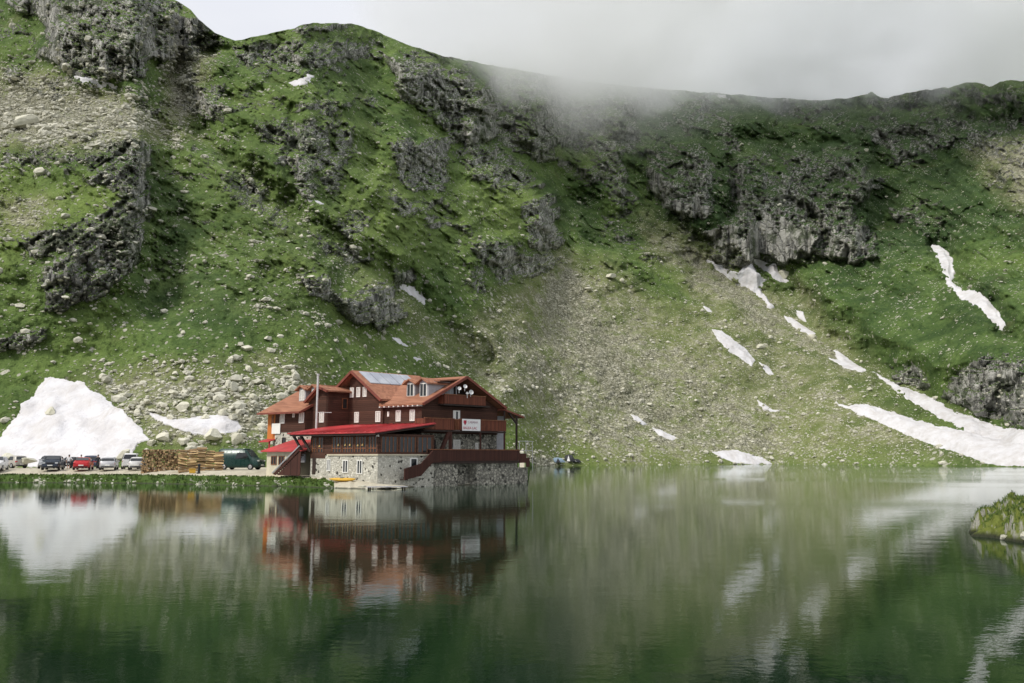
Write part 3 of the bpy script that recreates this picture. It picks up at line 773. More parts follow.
def masonry(name, scale, lo, hi, mortar, gap=0.09):
    t = NT(name); P = t.coord('Object')
    nz = t.node("ShaderNodeTexNoise"); t.l.new(P, nz.inputs['Vector']); nz.inputs['Scale'].default_value = 2.0
    ad = t.node("ShaderNodeVectorMath", operation='MULTIPLY_ADD'); t.l.new(nz.outputs['Color'], ad.inputs[0])
    ad.inputs[1].default_value = (0.18, 0.18, 0.18); t.l.new(P, ad.inputs[2])
    v = ad.outputs[0]
    cs = t.node("ShaderNodeSeparateColor"); t.l.new(t.voro(v, scale, 'F1', 'Color'), cs.inputs[0])
    e = t.voro(v, scale, 'DISTANCE_TO_EDGE')
    c = t.mix(cs.outputs[0], lo, hi)
    c = t.mix(t.step(cs.outputs[1], 0.90, 0.95), c, (0.06, 0.058, 0.05))
    c = t.mix(t.step(e, gap, gap * 0.35), c, mortar)
    c = t.mix(t.step(t.noise(P, 0.6, 5, 0.65), 0.55, 0.75, 0, 0.45), c, (0.16, 0.155, 0.13))
    nrm = t.bump(t.math('MINIMUM', e, 0.14), 0.25)
    return t.bsdf(c, 0.9, nrm, spec=0.2)
def tiles(name, dark, light):
    t = NT(name); P = t.coord('Object')
    sp = t.node("ShaderNodeSeparateXYZ"); t.l.new(P, sp.inputs[0])
    q = t.math('DIVIDE', sp.outputs[2], 0.145); fl = t.math('FLOOR', q); fr = t.math('SUBTRACT', q, fl)
    w = t.math('ADD', t.math('MULTIPLY_ADD', sp.outputs[0], 0.85, t.math('MULTIPLY', sp.outputs[1], 0.8)), t.math('MULTIPLY', t.math('MODULO', fl, 2.0), 0.14))
    q2 = t.math('DIVIDE', w, 0.28); fl2 = t.math('FLOOR', q2)
    cv = t.node("ShaderNodeCombineXYZ"); t.l.new(fl, cv.inputs[0]); t.l.new(fl2, cv.inputs[1])
    wn_ = t.node("ShaderNodeTexWhiteNoise", noise_dimensions='2D'); t.l.new(cv.outputs[0], wn_.inputs['Vector'])
    c = t.mix(t.math('MULTIPLY_ADD', wn_.outputs[0], 0.55, t.math('MULTIPLY', t.noise(P, 0.5, 5, 0.65), 0.55)), dark, light)
    c = t.mix(t.step(fr, 0.16, 0.0, 0, 0.6), c, tuple(x * 0.35 for x in dark))
    c = t.mix(t.step(t.noise(P, 0.9, 4, 0.6), 0.60, 0.78, 0, 0.5), c, (0.13, 0.075, 0.055))
    nrm = t.bump(t.math('SUBTRACT', 1.0, fr), 0.03)
    return t.bsdf(c, 0.8, nrm, spec=0.25)
def glass(name, col=(0.018, 0.022, 0.024)):
    t = NT(name); P = t.coord('Object')
    return t.bsdf(t.mix(t.noise(P, 0.9, 3), tuple(x * 0.5 for x in col), tuple(x * 1.8 for x in col)), 0.06, None, 0.0, 0.6)
M = dict(
    wood=boards("brown_timber", (0.040, 0.019, 0.013), (0.112, 0.050, 0.033), 'z', 0.20),
    rail=boards("red_brown_boards", (0.085, 0.027, 0.016), (0.230, 0.075, 0.042), 'h', 0.17),
    darkwood=boards("dark_brown_boards", (0.040, 0.016, 0.012), (0.090, 0.034, 0.024), 'h', 0.17),
    beam=simple("dark_beam", (0.035, 0.022, 0.017), 0.8),
    frame=simple("varnished_frame", (0.20, 0.075, 0.030), 0.55, var=0.35),
    orange=boards("orange_boards", (0.42, 0.13, 0.03), (0.58, 0.20, 0.05), 'h', 0.22),
    tile=tiles("clay_tiles", (0.19, 0.080, 0.047), (0.39, 0.180, 0.108)),
    fascia=simple("roof_edge", (0.20, 0.055, 0.035), 0.7),
    redmetal=simple("red_sheet_roof", (0.42, 0.042, 0.044), 0.5, 0.0, 0.4, 0.32, 0.6),
    stone=masonry("pale_rubble_wall", 4.6, (0.40, 0.385, 0.33), (0.66, 0.64, 0.56), (0.46, 0.44, 0.37)),
    stone2=masonry("grey_rubble_wall", 3.6, (0.17, 0.165, 0.14), (0.44, 0.42, 0.35), (0.09, 0.088, 0.075)),
    plaster=simple("cream_plaster", (0.58, 0.53, 0.40), 0.9, var=0.12, scale=1.2),
    white=simple("white_paint", (0.78, 0.77, 0.73), 0.5, var=0.06),
    cloth=simple("white_cloth", (0.80, 0.79, 0.78), 0.8, var=0.05),
    curtain=simple("pale_curtain", (0.55, 0.54, 0.50), 0.9, var=0.2, scale=6),
    glass=glass("dark_glass"),
    greywall=simple("grey_sheeting", (0.36, 0.36, 0.38), 0.7, var=0.12),
    steel=simple("steel_flue", (0.66, 0.65, 0.64), 0.4, 0.5, 0.5, 0.15),
    solar=None, redink=simple("red_ink", (0.45, 0.03, 0.06), 0.7), greyink=simple("grey_ink", (0.35, 0.20, 0.24), 0.7),
    black=simple("black_iron", (0.02, 0.02, 0.022), 0.6), dish=simple("dish_white", (0.74, 0.74, 0.74), 0.45, var=0.05),
    yellow=simple("yellow_plastic", (0.62, 0.36, 0.04), 0.5, var=0.15),
    lamp=simple("warm_shade", (0.55, 0.38, 0.14), 0.6),
)
def solar_material():
    t = NT("solar_collector"); P = t.coord('Object')
    c = t.mix(t.step(t.noise(P, 0.8, 3), 0.3, 0.7), (0.30, 0.32, 0.37), (0.44, 0.46, 0.50))
    return t.bsdf(c, 0.22, None, 0.35, 0.6)
M['solar'] = solar_material()

# ------------------------------------------------------------------ chalet; its plan is set out along two wall directions
OC = Vector((-8.85, 80.0, 0.0))
UD = Vector((-math.cos(R(32)), math.sin(R(32)), 0)); VD = Vector((math.cos(R(43)), math.sin(R(43)), 0))
def UV(u, v, z): return UD * u + VD * v + Vector((0, 0, z))
class MB:
    def __init__(self, f=UV): self.v = []; self.f = []; self.mi = []; self.f_ = f; self.cur = 0
    def face(self, pts):
        n = len(self.v); self.v += [tuple(self.f_(*p)) for p in pts]; self.f.append(tuple(range(n, n + len(pts)))); self.mi.append(self.cur)
    def box(self, a0, a1, b0, b1, c0, c1):
        p = [(a, b, c) for c in (c0, c1) for a, b in ((a0, b0), (a1, b0), (a1, b1), (a0, b1))]
        n = len(self.v); self.v += [tuple(self.f_(*q)) for q in p]
        for q in ((0, 1, 2, 3), (7, 6, 5, 4), (0, 4, 5, 1), (1, 5, 6, 2), (2, 6, 7, 3), (3, 7, 4, 0)):
            self.f.append(tuple(n + i for i in q)); self.mi.append(self.cur)
        return self
    def slab(self, pts, th):
        """flat plate: polygon and the same polygon lowered by th"""
        n = len(self.v); k = len(pts)
        self.v += [tuple(self.f_(*p)) for p in pts] + [tuple(self.f_(p[0], p[1], p[2] - th)) for p in pts]
        self.f.append(tuple(range(n, n + k))); self.f.append(tuple(range(n + 2 * k - 1, n + k - 1, -1)))
        for i in range(k): self.f.append((n + i, n + k + i, n + k + (i + 1) % k, n + (i + 1) % k))
        self.mi += [self.cur] * (k + 2); return self
    def prism(self, pts, d):
        """polygon swept by the vector d (in plan coordinates)"""
        n = len(self.v); k = len(pts)
        self.v += [tuple(self.f_(*p)) for p in pts] + [tuple(self.f_(p[0] + d[0], p[1] + d[1], p[2] + d[2])) for p in pts]
        self.f.append(tuple(range(n, n + k))); self.f.append(tuple(range(n + 2 * k - 1, n + k - 1, -1)))
        for i in range(k): self.f.append((n + i, n + k + i, n + k + (i + 1) % k, n + (i + 1) % k))
        self.mi += [self.cur] * (k + 2); return self
    def bar(self, p, q, r):
        a, b = Vector(self.f_(*p)), Vector(self.f_(*q)); d = (b - a).normalized()
        s = d.cross(Vector((0, 0, 1))); s = s.normalized() if s.length > 1e-3 else Vector((1, 0, 0)); t = d.cross(s)
        n = len(self.v)
        for c in (a, b):
            for i, j in ((1, 1), (-1, 1), (-1, -1), (1, -1)): self.v.append(tuple(c + s * r * i + t * r * j))
        for q_ in ((0, 1, 2, 3), (7, 6, 5, 4), (0, 4, 5, 1), (1, 5, 6, 2), (2, 6, 7, 3), (3, 7, 4, 0)):
            self.f.append(tuple(n + i for i in q_)); self.mi.append(self.cur)
        return self
    def tube(self, p, q, r0, r1=None, seg=10):
        r1 = r0 if r1 is None else r1
        a, b = Vector(self.f_(*p)), Vector(self.f_(*q)); d = (b - a).normalized()
        s = d.orthogonal().normalized(); t = d.cross(s); n = len(self.v)
        for c, r in ((a, r0), (b, r1)):
            for i in range(seg):
                w = 2 * math.pi * i / seg; self.v.append(tuple(c + s * r * math.cos(w) + t * r * math.sin(w)))
        self.f.append(tuple(range(n, n + seg))); self.f.append(tuple(range(n + 2 * seg - 1, n + seg - 1, -1)))
        for i in range(seg): self.f.append((n + i, n + seg + i, n + seg + (i + 1) % seg, n + (i + 1) % seg))
        self.mi += [self.cur] * (seg + 2); return self
    def build(self, name, mats, parent=None):
        me = bpy.data.meshes.new(name); me.from_pydata(self.v, [], self.f)
        for m in (mats if isinstance(mats, (list, tuple)) else [mats]): me.materials.append(m)
        me.polygons.foreach_set('material_index', self.mi); me.update()
        bm = bmesh.new(); bm.from_mesh(me); bmesh.ops.recalc_face_normals(bm, faces=bm.faces); bm.to_mesh(me); bm.free()
        return link(name, me, parent)

chalet = empty("mountain_chalet", OC, 0, 'large brown timber chalet with orange tiled gables on a stone base at the lake edge', 'chalet')
def window(parent, face, a0, a1, z0, z1, pos, n=2, frame='white', pane='curtain', label=None):
    """face 'F' looks to the lake (plane v = pos), 'G' to the right (plane u = pos): a frame proud of the wall and a pane set in it"""
    fw = 0.075; f = MB(); p = MB()
    def bx(mb, x0, x1, y0, y1, d0, d1):
        if face == 'F': mb.box(x0, x1, pos + d0, pos + d1, y0, y1)
        else: mb.box(pos + d0, pos + d1, x0, x1, y0, y1)
    bx(f, a0, a0 + fw, z0, z1, -0.07, 0.05); bx(f, a1 - fw, a1, z0, z1, -0.07, 0.05)
    bx(f, a0 + fw, a1 - fw, z0, z0 + fw, -0.072, 0.05); bx(f, a0 + fw, a1 - fw, z1 - fw, z1, -0.072, 0.05)
    for k in range(1, n):
        x = a0 + (a1 - a0) * k / n
        bx(f, x - fw * 0.45, x + fw * 0.45, z0 + fw, z1 - fw, -0.065, 0.04)
    bx(p, a0 + fw, a1 - fw, z0 + fw, z1 - fw, -0.02, 0.03)
    o = f.build("window", M[frame], parent); 
    if label: o['label'] = label
    p.build("pane", M[pane], o)
    return o

# ---- main block: gable to the right, long side to the lake
mb = MB()
Z_E, Z_A, V0, V1, VA = 8.15, 11.05, 0.2, 10.4, 5.2
GU = 0.4
mb.prism([(GU, V0, 5.2), (GU, V1, 5.2), (GU, V1, 8.0), (GU, 8.15, 8.0), (GU, 2.45, 8.0), (GU, V0, 8.0)], (14.0, 0, 0))
mb.prism([(GU, V0, 8.003), (GU, 2.45, 8.003), (GU, 2.45, 9.2)], (9.0, 0, 0)); mb.prism([(GU, 8.15, 8.003), (GU, V1, 8.003), (GU, 8.15, 9.2)], (9.0, 0, 0))
mb.cur = 1
mb.prism([(GU + 1.6, 2.45, 8.003), (GU + 1.6, 8.15, 8.003), (GU + 1.6, 8.15, 9.3), (GU + 1.6, VA, 10.85), (GU + 1.6, 2.45, 9.3)], (6.0, 0, 0))  # loggia back wall: shade of the recess put into a darker colour
mb.build("timber_wall", [M['wood'], M['beam']], chalet)
st = MB(); st.box(GU + 0.05, 9.9, V0 + 0.05, V1 - 0.05, -1.5, 5.197); st.build("stone_wall", M['stone2'], chalet)
RU = -0.35
def pitched(name, ridge, e0, e1, parent, th=0.22, mat='tile', fas='fascia'):
    """ridge, e0, e1: pairs of end points; two plates meeting at the ridge and a board along each gable edge"""
    r = MB()
    r.slab([ridge[0], ridge[1], e0[1], e0[0]], th); r.slab([ridge[1], ridge[0], e1[0], e1[1]], th)
    o = r.build(name, M[mat], parent)
    for e in (e0, e1):
        for a, c in ((ridge[0], e[0]), (ridge[1], e[1])):
            b = MB(); b.bar((a[0], a[1], a[2] - th * 0.75), (c[0], c[1], c[2] - th * 0.75), 0.13); b.build("barge_board", M[fas], o)
    return o
# the lake side stops at the cross gable
roof = MB()
roof.slab([(RU, VA, 11.2), (10.2, VA, 11.2), (5.45, -0.35, 8.17), (RU, -0.35, 8.17)], 0.2)
roof.slab([(13.5, VA, 11.2), (RU, VA, 11.2), (RU, 10.75, 8.17), (13.5, 10.75, 8.17)], 0.2)
roof_o = roof.build("roof", M['tile'], chalet)
b = MB(); b.bar((RU - 0.03, VA, 11.08), (RU - 0.03, -0.40, 8.05), 0.13); b.build("barge_board", M['fascia'], roof_o)
b = MB(); b.bar((RU - 0.03, VA, 11.08), (RU - 0.03, 10.80, 8.05), 0.13); b.build("barge_board", M['fascia'], roof_o)
rf = MB()
for k in range(9): rf.box(0.3 + 0.62 * k, 0.42 + 0.62 * k, -0.42, 0.15, 7.86, 7.98)
rf.build("rafter_end", M['white'], roof_o)
# cross gable facing the lake
cg = MB(); cg.prism([(5.3, 0.05, 5.21), (10.05, 0.05, 5.21), (10.05, 0.05, 11.0), (9.17, 0.05, 11.62), (5.3, 0.05, 8.75)], (0, 7.5, 0))
cg.build("timber_wall", M['wood'], chalet)
cr = pitched("roof", [(9.17, -0.55, 11.95), (9.17, 8.4, 11.95)], [(4.95, -0.55, 8.75), (4.95, 5.2, 8.75)], [(11.6, -0.55, 10.1), (11.6, 8.4, 10.1)], chalet)
for k in range(5):       # solar collectors along the ridge on the right-hand slope
    v0 = 0.15 + k * 1.28
    sl = (11.95 - 8.75) / (9.17 - 4.95)
    s = MB(); s.slab([(8.95, v0, 11.95 - 0.22 * sl + 0.10), (8.95, v0 + 1.2, 11.95 - 0.22 * sl + 0.10), (7.25, v0 + 1.2, 11.95 - 1.92 * sl + 0.10), (7.25, v0, 11.95 - 1.92 * sl + 0.10)], 0.08)
    s.build("solar_panel", M['solar'], chalet)
for u0 in (7.60, 8.50, 9.42): window(chalet, 'F', u0, u0 + 0.52, 9.10, 10.15, 0.05)
for u0, u1 in ((8.62, 9.22), (5.62, 6.28)): window(chalet, 'F', u0, u1, 6.42, 7.53, 0.05)
for u0, u1 in ((3.08, 3.70), (1.25, 1.88)): window(chalet, 'F', u0, u1, 6.42, 7.57, V0)
lb = MB(); lb.box(4.62, 4.82, V0 - 0.08, V0 + 0.05, 6.95, 7.45); lb.build("wall_lamp", M['white'], chalet)
# dormers on the lake side
def dormer(u0, u1, vf, zb, zt, zr, vb, cheek='greywall', inset=0.12):
    d = MB(); d.box(u0, u1, vf, vb, zb, zt); d.prism([(u0, vf, zt), (u1, vf, zt), ((u0 + u1) / 2, vf, zr - 0.16)], (0, vb - vf, 0))
    o = d.build("dormer", M[cheek], chalet)
    c = (u0 + u1) / 2
    r = MB(); r.slab([(c, vf - 0.35, zr), (c, vb, zr), (u1 + 0.28, vb, zt - 0.06), (u1 + 0.28, vf - 0.35, zt - 0.06)], 0.14)
    r.slab([(c, vb, zr), (c, vf - 0.35, zr), (u0 - 0.28, vf - 0.35, zt - 0.06), (u0 - 0.28, vb, zt - 0.06)], 0.14)
    r.build("roof", M['tile'], o)
    f = MB(); f.box(u0 + inset, u1 - inset, vf - 0.06, vf + 0.04, zb + 0.08, zt - 0.06); f.build("window", M['white'], o)
    p = MB()
    for k in (0, 1):
        a = u0 + inset + 0.08 + k * (u1 - u0 - 2 * inset - 0.04) / 2
        p.box(a, a + (u1 - u0 - 2 * inset - 0.2) / 2, vf - 0.075, vf - 0.062, zb + 0.18, zt - 0.16)
    p.build("pane", M['curtain' if u0 > 5 else 'glass'], o)
    return o
dormer(2.45, 3.55, 1.3, 8.9, 10.42, 10.85, 4.4)
dormer(0.55, 1.65, 1.1, 8.8, 10.36, 10.85, 4.4)
lk = MB(); lk.slab([(-0.05, 2.0, 10.62), (2.0, 2.0, 10.62), (2.0, 4.9, 10.95), (-0.05, 4.9, 10.95)], 0.14); lk.build("dormer_link_roof", M['tile'], chalet)
ck = MB(); ck.prism([(0.5, 1.12, 8.9), (0.5, 4.2, 10.55), (0.5, 1.9, 10.5), (0.5, 1.12, 10.3)], (0.04, 0, 0)); ck.build("dormer_cheek", M['greywall'], chalet)
# gable loggia, balconies
def railing(name, parent, u, va, vb, z0, z1, mat='rail', ret=0.9):
    o = MB(); o.box(u, u + 0.07, va, vb, z0, z1)
    o.box(u + 0.073, u + ret, va, va + 0.07, z0, z1); o.box(u + 0.073, u + ret, vb - 0.07, vb, z0, z1)
    o = o.build(name, M[mat], parent)
    t = MB(); t.box(u - 0.05, u + 0.12, va - 0.04, vb + 0.04, z1 + 0.002, z1 + 0.09); t.build("handrail", M['frame'], o)
    return o
up = MB(); up.box(-0.42, 2.0, 2.2, 8.4, 8.05, 8.2); up.build("balcony_floor", M['beam'], chalet)
railing("balcony_railing", chalet, -0.45, 2.25, 7.75, 8.22, 9.12, ret=0.8)
for v in (2.7, 3.2, 4.0):
    sl_ = MB(); sl_.bar((-0.2, v, 9.1), (-0.2, v, 9.85 if v < 3 else 10.1), 0.045); sl_.build("balcony_post", M['greywall'], chalet)
def dish(v, z, r, face):
    d = MB(); c = (-0.55, v, z); nrm = Vector(face).normalized(); a = nrm.orthogonal().normalized(); b2 = nrm.cross(a)
    base = UV(*c); rings = []
    d.f_ = lambda x, y, zz: Vector((x, y, zz))
    for rr, dep in ((0.02, 0.0), (r * 0.55, 0.05), (r, 0.15)):
        rings.append([base + nrm * dep + (a * math.cos(w) + b2 * math.sin(w)) * rr for w in [2 * math.pi * i / 14 for i in range(14)]])
    for k in range(2):
        for i in range(14): d.face([tuple(rings[k][i]), tuple(rings[k][(i + 1) % 14]), tuple(rings[k + 1][(i + 1) % 14]), tuple(rings[k + 1][i])])
    d.tube(tuple(base), tuple(base + nrm * 0.4 - Vector((0, 0, 0.1))), 0.02); d.tube(tuple(base), tuple(base - Vector((0, 0, 0.45))), 0.03)
    d.build("satellite_dish", M['dish'], chalet)
dish(4.0, 9.80, 0.20, (0.3, -1, 0.3)); dish(4.75, 10.05, 0.22, (0.5, -1, 0.35)); dish(5.55, 9.50, 0.26, (0.6, -1, 0.2)); dish(5.1, 9.35, 0.15, (0.1, -1, 0.4))
bf = MB(); bf.box(-0.9, 0.38, -0.7, 10.2, 5.35, 5.5); bf.build("balcony_floor", M['beam'], chalet)
railing("balcony_railing", chalet, -0.95, -0.7, 2.98, 5.55, 6.62, ret=1.3)
railing("balcony_railing", chalet, -0.95, 3.72, 10.15, 5.55, 6.62, ret=1.3)
bl = MB()
for v in (3.12, 3.32, 3.52): bl.box(-0.93, -0.89, v, v + 0.05, 5.55, 6.58)
bl.box(-0.95, -0.87, 2.98, 3.72, 6.583, 6.66); bl.build("baluster", M['frame'], chalet)
dr = MB(); dr.box(GU - 0.06, GU + 0.05, 4.2, 5.1, 5.55, 7.62); dro = dr.build("balcony_door", M['white'], chalet)
p = MB(); p.box(GU - 0.075, GU - 0.062, 4.55, 4.80, 6.5, 7.5); p.build("pane", M['glass'], dro)
br = MB(); br.bar((-0.85, 1.2, 3.0), (-0.85, 2.4, 5.3), 0.16); br.build("brace", M['darkwood'], chalet)
for v, r_ in ((2.6, 0.17), (6.6, 0.10), (10.0, 0.10)):
    br = MB(); br.bar((-0.85, v, 2.4), (-0.85, v, 5.34), r_); br.build("balcony_post", M['darkwood'], chalet)
window(chalet, 'G', 1.2, 2.0, 3.0, 4.6, GU + 0.05, 2, 'black', 'glass'); window(chalet, 'G', 4.3, 5.2, 3.2, 4.6, GU + 0.05, 1, 'white', 'curtain'); window(chalet, 'G', 7.3, 7.65, 2.7, 4.3, GU + 0.05, 1, 'white', 'curtain')
# waterside terrace
tb = MB(); tb.box(-1.25, GU, -0.6, 3.2, -1.5, 2.18); tb.box(-0.2, GU, 3.2, 5.7, -1.5, 2.18); tb.box(-1.25, GU, 5.7, 11.4, -1.5, 2.18)
tb.build("terrace_base", M['stone2'], chalet)
td = MB(); td.box(-1.45, GU, -0.7, 11.6, 2.183, 2.42); td.build("terrace_floor", M['beam'], chalet)
railing("terrace_railing", chalet, -1.5, -0.65, 11.5, 2.43, 3.52, 'darkwood', 1.8)
pr = MB(); pr.slab([(-0.4, 10.5, 8.02), (3.0, 10.5, 8.02), (3.0, 13.5, 7.25), (-0.4, 13.5, 7.25)], 0.18); pro = pr.build("porch_roof", M['fascia'], chalet)
for a, c, r_ in (((-0.2, 12.55, -0.4), (-0.2, 12.55, 7.45), 0.12), ((2.8, 12.6, -0.4), (2.8, 12.6, 7.45), 0.12), ((-0.2, 10.75, 2.4), (-0.2, 10.75, 7.9), 0.09)):
    pp = MB(); pp.bar(a, c, r_); pp.build("porch_post", M['beam'], pro)
pp = MB(); pp.bar((-0.2, 12.50, 6.5), (-0.2, 11.4, 7.6), 0.085); pp.build("brace", M['beam'], pro)
pw = MB(); pw.box(1.2, 1.3, 11.15, 12.35, 3.3, 7.3); pw.build("porch_panel", M['greywall'], chalet)
sr = MB(); sr.box(-1.5, -1.42, 11.52, 12.5, 2.2, 3.2); sr.box(-1.5, -1.42, 12.51, 13.0, 1.75, 2.75); sr.build("stair_railing", M['darkwood'], chalet)
pi_ = MB(); pi_.box(-1.0, 1.5, 11.45, 13.3, -1.5, 1.7); pi_.build("stone_pier", M['stone2'], chalet)
# ---- veranda: glazed dining room on a pale stone base, red sheet roof
v0_, u0_, u1_ = -6.5, -1.4, 7.3
vb = MB(); vb.box(u0_, u1_, v0_, 0.0, -1.5, 2.97); vb.build("stone_base", M['stone'], chalet)
vs = MB(); vs.box(u0_ - 0.1, 5.0, v0_ - 0.1, 0.0, 2.973, 3.10); vs.build("stone_sill", M['plaster'], chalet)
ve = MB()
ve.box(u0_ + 0.3, u1_ - 0.05, v0_ + 0.3, 0.0, 2.98, 3.25)
ve.box(u0_, u1_, v0_, v0_ + 0.12, 3.103, 3.30); ve.box(u0_, u1_, v0_, v0_ + 0.12, 4.72, 4.98)
ve.box(u0_, u0_ + 0.12, v0_ + 0.12, 0.0, 3.103, 3.30); ve.box(u0_, u0_ + 0.12, v0_ + 0.12, 0.0, 4.72, 4.98)
ve.box(4.55, 5.5, v0_ + 0.002, v0_ + 0.11, 3.3, 4.72)
ve.box(5.3, u1_, v0_ - 0.02, v0_ + 0.1, 2.7, 3.1)
for u in (u0_, -0.1 + 0.0, 1.55, 3.1, 4.5, 5.5, 6.4, u1_ - 0.14): ve.box(u, u + 0.16, v0_ - 0.03, v0_ + 0.13, 3.3, 4.72)
for v in (-6.37, -4.3, -2.2, -0.2): ve.box(u0_ - 0.03, u0_ + 0.13, v, v + 0.2, 3.3, 4.72)
veo = ve.build("veranda_frame", M['wood'], chalet)
iw = MB(); iw.box(u0_ + 1.0, u1_ - 0.2, v0_ + 2.2, v0_ + 2.3, 3.25, 4.95); iw.box(u1_ - 0.1, u1_, v0_ + 0.14, 0.0, 3.1, 4.95); iw.build("inner_wall", M['beam'], veo)
def bay(a0, a1, n, face='F'):
    w = (a1 - a0) / n; f = MB(); p = MB()
    for k in range(n + 1):
        x = a0 + k * w
        if face == 'F': f.box(x - 0.04, x + 0.04, v0_ + 0.0, v0_ + 0.08, 3.3, 4.72)
        else: f.box(u0_ + 0.0, u0_ + 0.08, x - 0.04, x + 0.04, 3.3, 4.72)
    if face == 'F':
        f.box(a0 + 0.04, a1 - 0.04, v0_ + 0.005, v0_ + 0.075, 3.62, 3.70); p.box(a0 + 0.04, a1 - 0.04, v0_ + 0.04, v0_ + 0.06, 3.3, 4.72)
    else:
        p.box(u0_ + 0.04, u0_ + 0.06, a0 + 0.04, a1 - 0.04, 3.3, 4.72)
    o = f.build("veranda_window", M['frame'], chalet); p.build("pane", M['glass'], o); return o
bay(-1.2, -0.14, 3); bay(0.1, 1.5, 4); bay(1.75, 3.05, 4); bay(3.3, 4.45, 3); bay(5.68, 6.36, 2); bay(6.6, 7.1, 2)
bay(-6.1, -4.35, 4, 'G'); bay(-4.05, -2.25, 4, 'G'); bay(-1.95, -0.25, 3, 'G')
for u, z in ((0.5, 4.0), (1.1, 3.95), (2.1, 4.0), (2.7, 4.0), (3.6, 4.0), (6.1, 3.9)):
    lm = MB(); lm.tube((u, v0_ - 0.02, z - 0.1), (u, v0_ - 0.02, z + 0.08), 0.11, 0.05, 8); lm.build("window_ornament", M['lamp'], veo)
# canopy
cn = MB()
cn.slab([(-2.0, -7.4, 5.12), (8.9, -7.4, 5.12), (10.6, -6.6, 5.22), (10.3, -2.55, 5.95), (10.1, 0.0, 6.22), (-1.5, 0.15, 6.15)], 0.10)
cno = cn.build("canopy_roof", M['redmetal'], chalet)
ce = MB(); ce.slab([(-1.9, -7.3, 5.0), (8.8, -7.3, 5.0), (10.3, -6.5, 5.1), (10.0, -2.6, 5.75), (-1.4, 0.0, 5.98)], 0.16); ce.build("canopy_soffit", M['beam'], cno)
sm = MB()
for k in range(15):
    u = -1.6 + k * 0.78
    sm.bar((u, -7.35, 5.15), (u + (0.3 if k < 14 else -0.3) * 0, -0.1, 6.21), 0.025)
sm.build("roof_seam", M['redmetal'], cno)
for u, z in ((8.2, 3.2), (7.2, 3.35)):
    cb = MB(); cb.bar((u, -6.6, z), (u + 1.5, -6.6, 5.0), 0.10); cb.build("canopy_brace", M['beam'], cno)
fl_ = MB(); fl_.tube((10.28, -3.6, 5.5), (10.28, -3.6, 11.25), 0.11, 0.11, 12); fl_.tube((10.28, -3.6, 11.25), (10.28, -3.6, 11.4), 0.15, 0.15, 12); fl_.bar((10.2, -3.6, 7.4), (9.4, -2.6, 7.4), 0.03)
fl_.build("chimney_pipe", M['steel'], chalet)
gl_ = MB(); gl_.tube((-1.55, -6.7, 4.72), (-1.55, -6.7, 4.92), 0.16, 0.10, 10); gl_.build("wall_lamp", M['white'], chalet)
for u0, u1, z0, z1 in ((4.55, 5.0, 1.5, 2.65), (2.25, 2.95, 1.35, 2.55), (-0.0 + 0.45, 1.12, 1.25, 2.55)): window(chalet, 'F', u0, u1, z0, z1, v0_, 2, 'white', 'glass')
dd = MB(); dd.box(6.55, 7.0, v0_ - 0.03, v0_ + 0.05, 1.15, 2.75); dd.build("cellar_door", M['beam'], chalet)
wd = MB(); wd.box(u0_ - 0.06, u0_ + 0.05, -2.9, -2.0, 0.9, 2.75); wdo = wd.build("side_door", M['white'], chalet)
p = MB(); p.box(u0_ - 0.075, u0_ - 0.062, -2.75, -2.15, 1.75, 2.65); p.build("pane", M['glass'], wdo)
# steps from the terrace down along the veranda
ts = MB(); ts.prism([(-2.2, 0.2, 3.45), (-2.2, -0.9, 3.45), (-2.2, -2.3, 2.2), (-2.2, -4.2, 1.75), (-2.2, -4.2, 0.7), (-2.2, -2.3, 1.05), (-2.2, -0.9, 2.3), (-2.2, 0.2, 2.35)], (0.1, 0, 0)); ts.build("stair_railing", M['darkwood'], chalet)
tsp = MB()
for k in range(9): tsp.box(-2.1, u0_ - 0.1, -1.0 - 0.34 * (k + 1), -1.0 - 0.34 * k, 2.1 - 0.16 * (k + 1), 2.2 - 0.16 * (k + 1))
tsp.build("stair", M['beam'], chalet)
# ---- left wing with its own roof, tower between
tw = MB(); tw.prism([(10.06, -2.5, 5.0), (12.9, -2.5, 5.0), (12.9, -2.5, 8.6), (11.0, -2.5, 10.0), (10.06, -2.5, 9.62)], (0, 4.0, 0)); tw.build("timber_wall", M['wood'], chalet)
tr = MB(); tr.slab([(11.0, -2.95, 10.25), (11.0, 3.0, 10.25), (9.65, 3.0, 9.72), (9.65, -2.95, 9.72)], 0.16); tr.slab([(11.0, 3.0, 10.25), (11.0, -2.95, 10.25), (12.95, -2.95, 8.65), (12.95, 3.0, 8.65)], 0.16)
tro = tr.build("roof", M['tile'], chalet)
b = MB(); b.bar((11.0, -2.98, 10.12), (9.65, -2.98, 9.6), 0.11); b.build("barge_board", M['fascia'], tro)
b = MB(); b.bar((11.0, -2.98, 10.12), (12.95, -2.98, 8.53), 0.11); b.build("barge_board", M['fascia'], tro)
window(chalet, 'F', 10.55, 11.2, 6.4, 7.5, -2.5, 2)
window(chalet, 'G', -0.85, -0.2, 7.85, 9.0, 10.06, 1, 'frame', 'glass', 'dark window with an orange timber frame')
lw = MB(); lw.box(12.45, 17.0, -3.2, 5.0, 5.45, 7.75); lw.prism([(12.6, -3.2, 7.753), (12.6, 5.0, 7.753), (12.6, 0.9, 10.0)], (4.4, 0, 0)); lw.build("timber_wall", M['wood'], chalet)
ls = MB(); ls.box(10.0, 17.0, -3.15, 5.0, 0.5, 5.447); ls.build("stone_wall", M['stone'], chalet)
